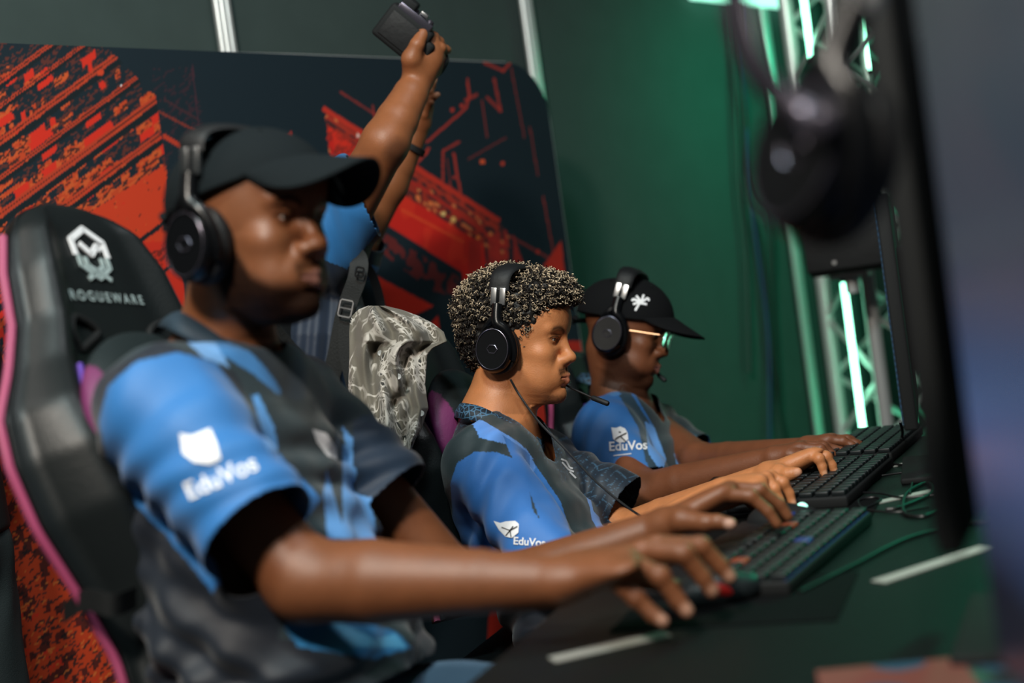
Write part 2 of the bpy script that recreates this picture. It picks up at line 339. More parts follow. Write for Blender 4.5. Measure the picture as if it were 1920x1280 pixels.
    put(inpoly(px, py, [(700, 520), (805, 575), (725, 612)]), (204, 44, 28)); put(inpoly(px, py, [(770, 640), (812, 592), (818, 640)]), (196, 40, 28)); put(inpoly(px, py, [(1010, 500), (1044, 452), (1052, 530)]), (178, 42, 30))
    put(inpoly(px, py, [(940, 640), (1100, 640), (1120, 1280), (900, 1280)]) & (py > 640), (170, 40, 28))
    for pts, wd_, al in (([(792, 268), (865, 205), (872, 180), (868, 150)], 2.2, .8), ([(720, 360), (790, 290), (795, 280)], 2.5, .8), ([(822, 350), (822, 285), (852, 268)], 2.2, .7), ([(842, 290), (858, 382)], 2.4, .8), ([(830, 300), (840, 380)], 1.2, .5), ([(918, 150), (930, 210), (905, 185)], 2.5, .6), ([(690, 200), (700, 250)], 2, .5), ([(630, 175), (700, 220)], 1.8, .5), ([(865, 190), (885, 180)], 3, .6), ([(950, 130), (975, 260)], 1.5, .35), ([(985, 240), (1000, 330)], 1.5, .35), ([(895, 190), (905, 260)], 1.5, .4), ([(870, 300), (940, 260)], 1.2, .4), ([(1010, 370), (1030, 480)], 1.5, .5), ([(940, 440), (1030, 490)], 2, .5), ([(900, 120), (935, 135), (950, 118)], 2.5, .7)): seg(pts, wd_, (176, 52, 40), al)
    for (x, y, r, c) in ((896, 305, 5, (214, 84, 44)), (934, 308, 4, (190, 60, 40)), (1000, 473, 3.5, (190, 50, 36)), (180, 139, 6, (190, 60, 32)), (219, 164, 2.2, (230, 230, 230)), (823, 402, 4, (220, 190, 120)), (842, 413, 5, (222, 170, 100)), (775, 372, 5, (214, 110, 60)), (798, 383, 5, (214, 110, 60)), (911, 440, 4, (214, 110, 60)), (888, 447, 4, (224, 110, 50)), (840, 208, 4, (170, 50, 40)), (858, 200, 4, (170, 50, 40)), (663, 256, 3.5, (220, 190, 180)), (843, 335, 3, (170, 50, 40))): put(np.hypot(px - x, py - y) < r, c)
    idx = np.arange(nu * nv).reshape(nv, nu); Q = np.stack([idx[:-1, :-1], idx[:-1, 1:], idx[1:, 1:], idx[1:, :-1]], -1).reshape(-1, 4)
    root = empty('banner', (a[0], a[1], 0), 'dark banner printed with orange red circuit board shapes behind the players', 'banner')
    V = V + wn * .018; mesh('printed_cloth', V, Q, M['banner'], root, col=col)
    f = MB(); lp = [(a[0], a[1], .02), (a[0], a[1], ztop - .01)] + [(a[0] + wd[0] * q, a[1] + wd[1] * q, w_ - .01) for q, w_ in [(L * .5, ztop), (L - R, ztop)] + [(L - R + R * math.sin(t), cz + R * math.cos(t)) for t in np.linspace(.2, 1.57, 8)]] + [(b[0], b[1], .02)]
    f.tube(lp, .016, 8); f.build('frame', M['alu'], root)
    for q in (.3, L - .3): MB().box((a[0] + wd[0] * q, a[1] + wd[1] * q, .012), (wn, wd, Z), (.2, .03, .012)).build('foot', M['matte'], root)
build_banner()
# dark green curtain at the right end of the wall
def curtain():
    a = on_plane(1508, 500, .10, WY); V = []; nu, nv = 160, 24
    for j in range(nv):
        for i in range(nu):
            s = i / (nu - 1) * 1.5; V.append([a[0] + wd[0] * s + wn[0] * .022 * math.sin(s * 34 + .8 * math.sin(s * 9)), a[1] + wd[1] * s + wn[1] * .022 * math.sin(s * 34 + .8 * math.sin(s * 9)), .02 + 2.3 * j / (nv - 1)])
    idx = np.arange(nu * nv).reshape(nv, nu); Q = np.stack([idx[:-1, :-1], idx[:-1, 1:], idx[1:, 1:], idx[1:, :-1]], -1).reshape(-1, 4)
    o = mesh('curtain', V, Q, M['wall']); o.modifiers.new('s', 'SOLIDIFY').thickness = .004
    tag(o, 'pleated curtain lit green behind the metal truss at the end of the wall', 'curtain')
curtain()
# cables hanging down the wall
for i, (pts, lab, r, c) in enumerate((
    ([(1362, -40), (1372, 300), (1388, 480), (1395, 700)], 'leftmost thin cable hanging down the green wall', .008, (20, 44, 40)),
    ([(1352, -40), (1372, 150), (1392, 350), (1418, 480), (1440, 700), (1468, 850)], 'black cable curving down the green wall beside the silver pole', .007, (8, 12, 12)),
    ([(1378, -40), (1385, 150), (1400, 400), (1428, 620), (1432, 840)], 'blue cable hanging down the green wall', .006, (14, 44, 90)),
    ([(1366, -40), (1400, 330), (1436, 400), (1440, 560), (1452, 760)], 'black cable hanging in a slack loop down the green wall', .007, (8, 12, 12)))):
    o = MB().tube(curve([on_plane(x, y, .03, WY) for x, y in pts], 8), r, 8).build('hanging_cable', mat('cable_%d' % i, rgb(*c), .5)); tag(o, lab, 'cable', 'cables hanging on the wall')
# truss towers
def truss(name, px, py, d, label, s=.17, zt=2.8, leds=()):
    c = P(px, py, d); root = empty(name, (c[0], c[1], 0), label, 'truss', 'stage trusses'); cs = []
    for i, (sx, sy) in enumerate(((-1, -1), (1, -1), (1, 1), (-1, 1))):
        q = np.array([c[0] + sx * s * .94 + sy * s * -.3, c[1] + sy * s * .94 + sx * s * .3, 0]); cs.append(q)
        MB().tube([q + Z * .02, q + Z * zt], .025, 12).build('chord', M['alu'], root)
    br = MB()
    for i in range(4):
        a, b = cs[i], cs[(i + 1) % 4]
        for k in range(int(zt / .42)):
            z = .1 + k * .42; br.tube([a + Z * z, b + Z * (z + .21)], .011, 6); br.tube([b + Z * (z + .21), a + Z * (z + .42)], .011, 6)
    br.build('brace', M['alu'], root)
    MB().box((c[0], c[1], .01), (N, U, Z), (s + .05, s + .05, .01)).build('base_plate', M['alu'], root)
    return cs
cs = truss('lighting_truss', 1668, 640, 5.0, 'aluminium lattice truss lit by green tubes behind the speaker', s=.15)
cs2 = truss('lighting_truss', 1790, 640, 5.9, 'farther aluminium lattice truss beside the black monitors', s=.15)
for i, (x1, y1, x2, y2, d, lab) in enumerate((
    (1503, -30, 1522, 110, 4.9, 'glowing green white tube high on the left of the truss'), (1582, 530, 1622, 835, 4.9, 'long glowing tube on the truss below the speaker box'), (1560, -30, 1572, 45, 4.9, 'short glowing tube near the top of the truss'),
    (1608, -30, 1632, 130, 5.0, 'glowing tube high on the truss right of the hanging headset'), (1664, 800, 1672, 852, 5.2, 'short glowing tube low on the truss, left one beside monitor'), (1684, 800, 1692, 852, 5.4, 'short glowing tube low on the truss, right one beside monitor'), (1640, 560, 1662, 740, 5.2, 'thin glowing tube seen beside the edge of the second monitor'))):
    r = .010 if i != 6 else .004
    root = empty('light_tube', P(x2, y2, d), lab, 'light tube', 'green light tubes on the truss')
    a, b = P(x1, y1, d), P(x2, y2, d); MB().tube([a, b], r, 10).build('glowing_tube', M['led'], root)
    for e_, q_ in ((b, nrm(b - a)), (a, nrm(a - b))): MB().tube([e_, e_ + q_ * .02], r * 1.35, 10).build('end_cap', M['matte'], root)
# speaker box on the truss
def speaker():
    c = P(1585, 438, 4.55); root = empty('speaker', c, 'black loudspeaker box mounted on the truss behind the desk', 'speaker')
    MB().box(c, (N, U, Z), (.115, .11, .125), .012).build('cabinet', M['matte'], root)
    MB().box(c - U * .125, (N, U, Z), (.118, .004, .108), .003).build('grille', M['soft'], root)
    MB().tube([c - Z * .12, c - Z * .19], .022, 10).box(c - Z * .13 , (N, U, Z), (.06, .05, .01)).build('mount', M['alu'], root)
    MB().lathe(c - U * .131 - N * .03 - Z * .085, -U, N, Z, [(0, .006), (.002, .006)], 16).build('badge', M['steel'], root)
speaker()
# ------------------------------------------------------------------ people
def headframe(cup, alpha, yaw, s=1.0, tilt=0.0):
    """cup: world point of the near ear; alpha: downward tilt in the picture; yaw: turn towards the viewer"""
    a, y = math.radians(alpha), math.radians(yaw)
    e1 = math.cos(a) * RC - math.sin(a) * UC; up = math.sin(a) * RC + math.cos(a) * UC
    x = math.cos(y) * e1 - math.sin(y) * fwd; x = nrm(x); left = np.cross(up, x)
    if tilt:
        t = math.radians(tilt); up, left = math.cos(t) * up + math.sin(t) * left, math.cos(t) * left - math.sin(t) * up
    return dict(o=np.asarray(cup) + left * .09 * s, x=x, y=left, z=up, s=s)
def hl(hf, p): return hf['o'] + hf['s'] * (hf['x'] * p[0] + hf['y'] * p[1] + hf['z'] * p[2])
def tolocal(hf, V): q = (np.asarray(V) - hf['o']) / hf['s']; return np.stack([q @ hf['x'], q @ hf['y'], q @ hf['z']], 1)
ZT = [-.113, -.108, -.1, -.09, -.075, -.06, -.045, -.03, -.01, .01, .025, .035, .05, .07, .09]
FT = [.050, .074, .084, .0905, .0915, .0905, .0905, .0885, .0865, .0845, .0855, .0895, .0925, .0910, .080]
WT = [.020, .028, .036, .044, .051, .056, .0595, .062, .065, .0665, .0665, .066, .066, .066, .060]
def add_head(B, hf, jaw=1.0, nose=1.0, lips=1.0, sock=1.0):
    s = hf['s']; L = lambda x, y, z: hl(hf, (x, y, z)); ax = (hf['x'], hf['y'], hf['z'])
    def E(c, r, k=.01, op=0, ax_=None): B.ell(L(*c), np.array(r) * s, ax_ or ax, k * s, op)
    def K(a, b, r1, r2=None, k=.006, op=0): B.cap(L(*a), L(*b), r1 * s, (r2 if r2 else r1) * s, k * s, op)
    def face(p):
        q = tolocal(hf, p); z = np.clip(q[:, 2], -.118, .1); Fx = np.interp(z, ZT, FT); Wd = np.interp(z, ZT, WT) * (1 + (jaw - 1) * (z < 0))
        bx = np.interp(z, [-.112, -.09, -.06, -.03, 0], [.03, .0, -.012, -.02, -.03]); xc = bx + .012; a = np.where(q[:, 0] > xc, Fx - xc, .03)
        r = ((np.abs(q[:, 0] - xc) / a) ** 2.55 + (np.abs(q[:, 1]) / Wd) ** 2.55) ** (1 / 2.55); d = (r - 1) * np.minimum(a, Wd) * .85
        e = np.maximum(q[:, 2] - .08, -.112 - q[:, 2]); return s * np.maximum(d, e)
    B.fn(face, L(.03, 0, -.01), .15 * s, .02)
    E((-.004, 0, .048), (.098, .077, .088), .022)
    E((.060, 0, .070), (.034, .056, .04), .02)                       # forehead
    for y in (-1, 1):
        K((.083, .012 * y, .040), (.074, .047 * y, .041), .0085, .007, .012)      # brow ridge
        E((.062, .041 * y, -.010), (.019, .019, .017), .022)                        # cheek bone
        E((.056, .033 * y, -.052), (.028, .021, .030), .022)                        # cheek
        E((.0945, .0315 * y, .0205), (.0155 * sock, .0185, .0115), .012, 1)        # socket
        c = (.0735, .031 * y, .0215)
        E(c, (.0128, .0135, .0128), .004)                                          # lids over the eyeball
        E((.0935, .032 * y, .0205), (.017, .0125, .0034), .0015, 1)                # lid opening
        K((.0865, .0190 * y, .0275), (.0775, .0450 * y, .0255), .0036, .003, .004)  # upper lid fold
    K((.0880, 0, .030), (.1045, 0, -.008), .0062, .0088, .010)                     # nose bridge
    E((.1078, 0, -.0135), (.0128, .0122 * nose, .0108), .009)
    for y in (-1, 1):
        E((.0985, .0118 * y * nose, -.0185), (.0125, .0082 * nose, .0092), .006)
        E((.1055, .0068 * y * nose, -.0262), (.0050, .0034 * nose, .0040), .002, 1)
        K((.094, .017 * y, -.02), (.082, .029 * y, -.044), .002, .003, .012)
    K((.1035, 0, -.024), (.0945, 0, -.031), .004, .005, .006)
    E((.0860, 0, -.052), (.0165, .031, .023), .018)                                 # mouth mound
    for y in (-1, 1):
        K((.1035, 0, -.0468), (.0960, .0235 * y, -.0528), .0058 * lips, .0032, .005)
        K((.1022, 0, -.0592), (.0955, .0225 * y, -.0548), .0066 * lips, .0034, .005)
        K((.1110, 0, -.0532), (.0995, .0250 * y, -.0538), .0014, .0014, .0015, 1)
    K((.1025, 0, -.034), (.1055, 0, -.041), .0022, .0022, .006, 1)
    E((.0985, 0, -.0725), (.0055, .014, .004), .006, 1)
    E((.0870, 0, -.0895), (.0165, .0185, .0160), .014)                             # chin
def eye_mesh(hf, parent, look=0.0, iris=(40, 22, 14)):
    for y, nm in ((-1, 'eye'), (1, 'eye')):
        c = hl(hf, (.0735, .031 * y, .0212)); s = hf['s']; m = MB(); n = 24; d = nrm(hf['x'] + hf['y'] * (look + .06 * y) * 1.0 - hf['z'] * .05); a = nrm(np.cross(hf['z'], d)); b = np.cross(d, a)
        V = []; col = []; 
        for i in range(n + 1):
            th = math.pi * i / n
            for k in range(32):
                ph = 2 * math.pi * k / 32; V.append(c + .0119 * s * (d * math.cos(th) + math.sin(th) * (a * math.cos(ph) + b * math.sin(ph)))); col.append((.006, .005, .005) if th < .22 else rgb(*iris) if th < .52 else (.34, .28, .25))
        Q = np.array([(i * 32 + k, i * 32 + (k + 1) % 32, (i + 1) * 32 + (k + 1) % 32, (i + 1) * 32 + k) for i in range(n) for k in range(32)])
        o = mesh('eye', V, Q[:, ::-1], M['eye'], parent, col=np.array(col))
def lerp(a, b, t): return np.asarray(a) * (1 - t) + np.asarray(b) * t
def add_hand(B, wrist, mcp, fingers, thumb, r=1.0, wr=.026):
    """mcp: four knuckles; fingers: four lists of joints after the knuckle; thumb: joints from its root"""
    cen = sum(np.asarray(m) for m in mcp) / 4; ax = nrm(cen - wrist); lat = nrm(np.asarray(mcp[3]) - mcp[0]); dor = nrm(np.cross(ax, lat))
    for i, m in enumerate(mcp):
        root = lerp(wrist, m, .12) + lat * (i - 1.5) * .007; B.cap(root, m, .0165 * r, .0115 * r, .016)
    B.ell(lerp(wrist, cen, .55), (np.linalg.norm(cen - wrist) * .52, .036 * r, .0145 * r), (ax, lat, dor), .014)
    for i, f in enumerate(fingers):
        q = [np.asarray(mcp[i])] + [np.asarray(x) for x in f]
        if len(q) == 3:
            mid = lerp(q[1], q[2], .52) - nrm(np.cross(np.cross(q[1] - q[0], q[2] - q[1]), q[2] - q[1])) * .0 ; q = [q[0], q[1], mid, q[2]]
        k = (1.0, 1.03, .98, .86)[i] * r; rs = (.0112 * k, .0098 * k, .0086 * k, .0074 * k); B.chain(q, rs, .0035)
        B.ell(q[1], (.0108 * k,) * 3, None, .004)
    t = [np.asarray(x) for x in thumb]; rs = (.0185 * r, .0135 * r, .0112 * r, .0092 * r)[4 - len(t):]; B.cap(lerp(wrist, t[0], .35), t[0], .022 * r, rs[0], .016); B.chain(t, rs, .005)
def figure(name, label, B, h, colf, hf=None, eyes=True, iris=(40, 22, 14), cat='person', base=None):
    lo, hi = B.bounds(); V, Q = surf(B.eval, lo, hi, h)
    root = empty('person', base if base is not None else V[V[:, 2].argmin()] * (1, 1, 0), label, 'person', None)
    o = mesh('body', V, Q, M['skin'], root, col=colf(V))
    if hf and eyes: eye_mesh(hf, root, iris=iris)
    return root, o, V
def blobs(V, col, items):
    for c, r, cc, a in items:
        w = np.clip(1.3 - np.sqrt((((V - np.asarray(c)) / r) ** 2).sum(1)), 0, 1)[:, None] * a; w = np.minimum(w * 1.6, a); col[:] = col * (1 - w) + np.array(cc) * w
def skincol(V, hf, base, lip, beard=None, brow=None, extra=(), stache=0.0, chinb=0.0, lipU=None):
    col = np.tile(np.array(rgb(*base)), (len(V), 1)); col *= (1 + .07 * noise3(V, 60)[:, None] + .04 * noise3(V, 190, 2)[:, None])
    q = tolocal(hf, V); x, y, z = q.T; ay = np.abs(y); hd = (x > -.02) & (x < .14) & (z > -.13) & (z < .14) & (ay < .09)
    def put(m, c, a):
        m = (m * hd * a)[:, None]; col[:] = col * (1 - m) + np.array(rgb(*c)) * m
    sm = lambda v, e: np.clip(v / e + .5, 0, 1)
    zl = -.0532 + .9 * (ay ** 2)
    put(sm(.0235 - ay, .004) * sm(x - .084, .004) * sm(z - (-.0665 + ay * .42), .002) * sm(-.0425 - ay * .36 - z, .002), lip, .85)
    put(np.exp(-((z - .0 - .02 + .0) / .012) ** 2) * np.exp(-((ay - .032) / .02) ** 2) * sm(x - .06, .01), (70, 38, 24), .22)
    if beard:
        c, a, lev = beard; nz = .5 + .5 * noise3(V, 420, 3)
        line = np.interp(x, [-.01, .02, .05, .075, .1], [.0, -.018, -.058, -.070, -.073]) + lev
        put(sm(line - z, .016) * sm(x + .01, .02) * (.92 + .08 * nz), c, a)
    if stache: put(np.clip(1.5 * np.exp(-((z + .0385 + .22 * np.maximum(ay - .010, 0)) / .0060) ** 2), 0, 1) * sm(.031 - ay, .006) * sm(x - .078, .005) * (.7 + .3 * (noise3(V, 900, 5) > -.2)), (30, 18, 12), stache)
    if stache: put(np.exp(-((ay - .026) / .004) ** 2) * np.exp(-((z + .053) / .009) ** 2) * sm(x - .07, .005), (30, 18, 12), stache * .7)
    if chinb: put(np.exp(-((z + .097) / .012) ** 2) * sm(x - .060, .01) * sm(.03 - ay, .01) * (.6 + .4 * nz if beard else 1), (30, 18, 12), chinb)
    zb = .0405 + .0075 * np.clip(1 - ((ay - .036) / .018) ** 2, -1, 1) - .004
    put(np.exp(-((z - zb) / .0046) ** 2) * sm(ay - .014, .005) * sm(.051 - ay, .006) * sm(x - .05, .005), brow or (20, 12, 8), .88)
    # lashes and lid line
    e = ((ay - .032) / .0155) ** 2; lid = .0205 + .0062 * np.sqrt(np.clip(1 - e, 0, 1)); put(np.exp(-((z - lid) / .0016) ** 2) * (e < 1) * sm(x - .07, .004), (18, 10, 7), .85)
    blobs(V, col, extra); return np.clip(col, 0, 1)
def loft(B, S, w, t, lat, k=.03, pw=2.3, wrinkle=None):
    """torso-like volume: spine points S from bottom to top, half width w along lat, half depth t"""
    S = np.asarray(S, float); A = S[-1] - S[0]; L = np.linalg.norm(A); A = A / L; lat = nrm(lat - A * (lat @ A)); fr = np.cross(lat, A); sp = [(q - S[0]) @ A for q in S]
    def f(p):
        s_ = (p - S[0]) @ A; sc = np.clip(s_, 0, L); c = np.stack([np.interp(sc, sp, S[:, i]) for i in range(3)], 1); q = p - c; W_ = np.interp(sc, sp, w); T_ = np.interp(sc, sp, t)
        r = ((np.abs(q @ lat) / W_) ** pw + (np.abs(q @ fr) / T_) ** pw) ** (1 / pw); d = (r - 1) * np.minimum(W_, T_) * .9
        e = np.maximum(s_ - L, -s_); d = np.where(e > 0, np.sqrt(np.maximum(d, 0) ** 2 + e ** 2), d)
        if wrinkle is not None: d = d + wrinkle(p, s_ / L)
        return d
    B.fn(f, (S[0] + S[-1]) / 2, L / 2 + max(w) + .02, k)
def garment(name, B, h, m, parent, keepf, colf, th=.0025, smooth=0):
    lo, hi = B.bounds(); V, Q = surf(B.eval, lo, hi, h); keep = keepf(V); V, Q = delverts(V, Q, keep)
    o = mesh(name, V, Q, m, parent, col=colf(V) if colf else None)
    sm = o.modifiers.new('smooth', 'SMOOTH'); sm.iterations = 3; sm.factor = .5
    s = o.modifiers.new('thickness', 'SOLIDIFY'); s.thickness = th; s.offset = 1; return o
def bvh(o): 
    dg = bpy.context.evaluated_depsgraph_get(); e = o.evaluated_get(dg); me = e.to_mesh(); mw = o.matrix_world if o.parent is None else Matrix.Identity(4)
    t = BVHTree.FromPolygons([tuple(v.co) for v in me.vertices], [tuple(p.vertices) for p in me.polygons]); e.to_mesh_clear(); return t
def decal(name, px, py, V2, Fs, tree, m, parent, off=.0012, maxd=None):
    """flat shapes laid onto a surface: V2 are offsets (pixels) round px,py"""
    V = []
    for (x, y) in V2:
        d = nrm(fwd + RC * (px + x - 960) / F + UC * (640 - py - y) / F); hit = tree.ray_cast(Vector(CAM), Vector(d))
        V.append(np.array(hit[0]) - d * off * 2 if hit[0] is not None else None)
    g = [v for v in V if v is not None]
    if not g: return None
    for i, v in enumerate(V):
        if v is None: V[i] = g[0]
    Fs = [f for f in Fs if max(np.linalg.norm(V[a] - V[b]) for a in f for b in f) < .03]
    return mesh(name, V, [tuple(f) for f in Fs], m, parent, smooth=False)
def text2d(txt, size, ang=0, shear=0, bold=0.0, sx=1.0, spacing=1.0):
    c = bpy.data.curves.new('t', 'FONT'); c.body = txt; c.size = 1; c.offset = bold; c.space_character = spacing; c.align_x = 'CENTER'; o = bpy.data.objects.new('t', c); C.objects.link(o)
    dg = bpy.context.evaluated_depsgraph_get(); me = bpy.data.meshes.new_from_object(o.evaluated_get(dg)); bm = bmesh.new(); bm.from_mesh(me); bmesh.ops.triangulate(bm, faces=bm.faces[:])
    for _ in range(1): bmesh.ops.subdivide_edges(bm, edges=[e for e in bm.edges if e.calc_length() > .12], cuts=2); bmesh.ops.triangulate(bm, faces=bm.faces[:])
    a = math.radians(ang); V = []
    for v in bm.verts:
        x, y = v.co.x * size * sx, -v.co.y * size; y += x * shear; V.append((x * math.cos(a) + y * math.sin(a), -x * math.sin(a) + y * math.cos(a)))
    Fs = [[v.index for v in f.verts] for f in bm.faces]; bm.free(); bpy.data.objects.remove(o); bpy.data.curves.remove(c); return V, Fs
def poly2d(pts, holes=(), n=2):
    bm = bmesh.new(); vs = [bm.verts.new((x, y, 0)) for x, y in pts]; bm.faces.new(vs); bmesh.ops.triangulate(bm, faces=bm.faces[:])
    for _ in range(n): bmesh.ops.subdivide_edges(bm, edges=bm.edges[:], cuts=1, use_grid_fill=True); bmesh.ops.triangulate(bm, faces=bm.faces[:])
    bm.verts.index_update(); V = [(v.co.x, v.co.y) for v in bm.verts]; Fs = [[v.index for v in f.verts] for f in bm.faces]; bm.free(); return V, Fs
def strokes2d(lines, w):
    V = []; Fs = []
    for l in lines:
        for (x1, y1), (x2, y2) in zip(l[:-1], l[1:]):
            n = max(1, int(math.hypot(x2 - x1, y2 - y1) / 4)); L = math.hypot(x2 - x1, y2 - y1); nx, ny = -(y2 - y1) / L * w / 2, (x2 - x1) / L * w / 2; b = len(V)
            for i in range(n + 1):
                t = i / n; x, y = x1 + (x2 - x1) * t, y1 + (y2 - y1) * t; V += [(x + nx, y + ny), (x - nx, y - ny)]
            Fs += [(b + 2 * i, b + 2 * i + 1, b + 2 * i + 3, b + 2 * i + 2) for i in range(n)]
    return V, Fs
def merge2d(*a):
    V = []; Fs = []
    for v, f in a: b = len(V); V += v; Fs += [[i + b for i in q] for q in f]
    return V, Fs
# ---- headset
def headset(hf, label, top=.148, boom=None, tiltx=0.0, wide=.088, disc=(22, 24, 27), zc=-.005, xc=-.012, group='black over-ear headsets', by=-1, cable=None):
    s = hf['s']; L = lambda x, y, z: hl(hf, (x, y, z)); X, Y, Zz = hf['x'], hf['y'], hf['z']; root = empty('headset', L(xc, 0, top + .01), label, 'headset', group)
    for sy in (-1, 1):
        c = L(xc, 0, zc); ax = Y * sy; b = [(h * s, r * .87 * s) for h, r in ((.062, .030), (.064, .046), (.068, .0505), (.077, .0515), (.085, .050), (.088, .046))]
        MB().lathe(c, ax, X, Zz, b, 48, .94, 1.12).build('ear_cushion', M['soft'], root)
        b = [(h * s, r * .87 * s) for h, r in ((.086, .042), (.087, .047), (.092, .0485), (.100, .047), (.1065, .0435), (.109, .0405), (.1075, .0395), (.107, .001))]
        cup = MB().lathe(c - X * .004 * s, ax, X, Zz, b, 56, .93, 1.12).build('ear_cup', M['black'], root)
        MB().tube([c - X * .004 * s + ax * .1088 * s + (X * .93 * math.cos(t) + Zz * 1.12 * math.sin(t)) * .0350 * s for t in np.linspace(0, 2 * math.pi, 49)], .0009 * s, 6, False).build('trim_ring', M['chrome'], cup)
        hx = [c - X * .004 * s + ax * .1078 * s + (X * math.cos(t) * 1.1 + Zz * math.sin(t) * .9) * .0098 * s for t in np.linspace(0, 2 * math.pi, 7)]
        MB().tube(hx, .0011 * s, 6, False).build('emblem', M['chrome'], cup)
        # yoke sweeping from the band over the front of the cup
        yk = MB(); pts = [L(xc - .002, sy * (wide + .010), zc + .088), L(xc - .001, sy * (wide + .013), zc + .066), L(xc + .003, sy * (wide + .015), zc + .050), L(xc + .018, sy * (wide + .014), zc + .040), L(xc + .032, sy * (wide + .010), zc + .020), L(xc + .038, sy * (wide + .006), zc - .004), L(xc + .036, sy * (wide + .003), zc - .020)]
        yk.tube(curve(pts, 5), [q * s for q in np.interp(np.linspace(0, 1, 31), [0, .15, .35, .6, 1], [.0105, .0115, .012, .0085, .005])], 10)
        yk.tube(curve([L(xc - .004, sy * (wide + .012), zc + .062), L(xc - .017, sy * (wide + .013), zc + .048), L(xc - .030, sy * (wide + .009), zc + .034)], 5), [q * s for q in np.linspace(.010, .004, 11)], 8); yk.build('yoke', M['black'], root)
        for dx in (-.009, .009):
            MB().box(L(xc + dx - .002, sy * (wide + .0085), zc + .103), (X, Y, Zz), (.0062 * s, .0032 * s, .017 * s), .001).build('slider', M['steel'], root)
        MB().box(L(xc - .002, sy * (wide + .0075), zc + .103), (X, Y, Zz), (.0145 * s, .003 * s, .014 * s), .001).build('slider_core', M['black'], root)
    V = []; n = 40; th = np.linspace(-math.pi / 2, math.pi / 2, n); sec = 12; z0 = zc + .115; Hh = top - z0
    for t in th:
        e = .62; yy = (wide + .007) * math.copysign(abs(math.sin(t)) ** e, math.sin(t)); zz = z0 + Hh * abs(math.cos(t)) ** e; nn = nrm(np.array([0, math.sin(t) * 1.0, math.cos(t)])); k = abs(math.sin(t)); wid = .0205 + .0065 * (1 - k); tk = .0045 + .0045 * (1 - k ** 3)
        for j in range(sec):
            a = 2 * math.pi * j / sec; V.append(L(xc - .002 + tiltx * (1 - k) + wid * math.cos(a), yy + nn[1] * tk * math.sin(a), zz + nn[2] * tk * math.sin(a)))
    Fs = [(i * sec + j, i * sec + (j + 1) % sec, (i + 1) * sec + (j + 1) % sec, (i + 1) * sec + j) for i in range(n - 1) for j in range(sec)] + [tuple(range(sec)), tuple(range(n * sec - 1, (n - 1) * sec - 1, -1))]
    MB().add(V, Fs).build('headband', M['soft'], root)
    if boom is not None:
        pts = curve([np.asarray(q) for q in boom[:-1]], 6); bmo = MB().tube(pts, .0022 * s, 8).build('microphone_boom', M['rubber'], root)
        MB().tube([lerp(boom[-2], boom[-1], 0.0), lerp(boom[-2], boom[-1], .08), lerp(boom[-2], boom[-1], .92), boom[-1]], [.0042 * s, .0056 * s, .0056 * s, .0040 * s], 10).build('microphone', M['soft'], bmo)
    if cable is not None: MB().tube(curve(cable, 8), .0022, 8).build('headset_cable', M['rubber'], root)
    return root
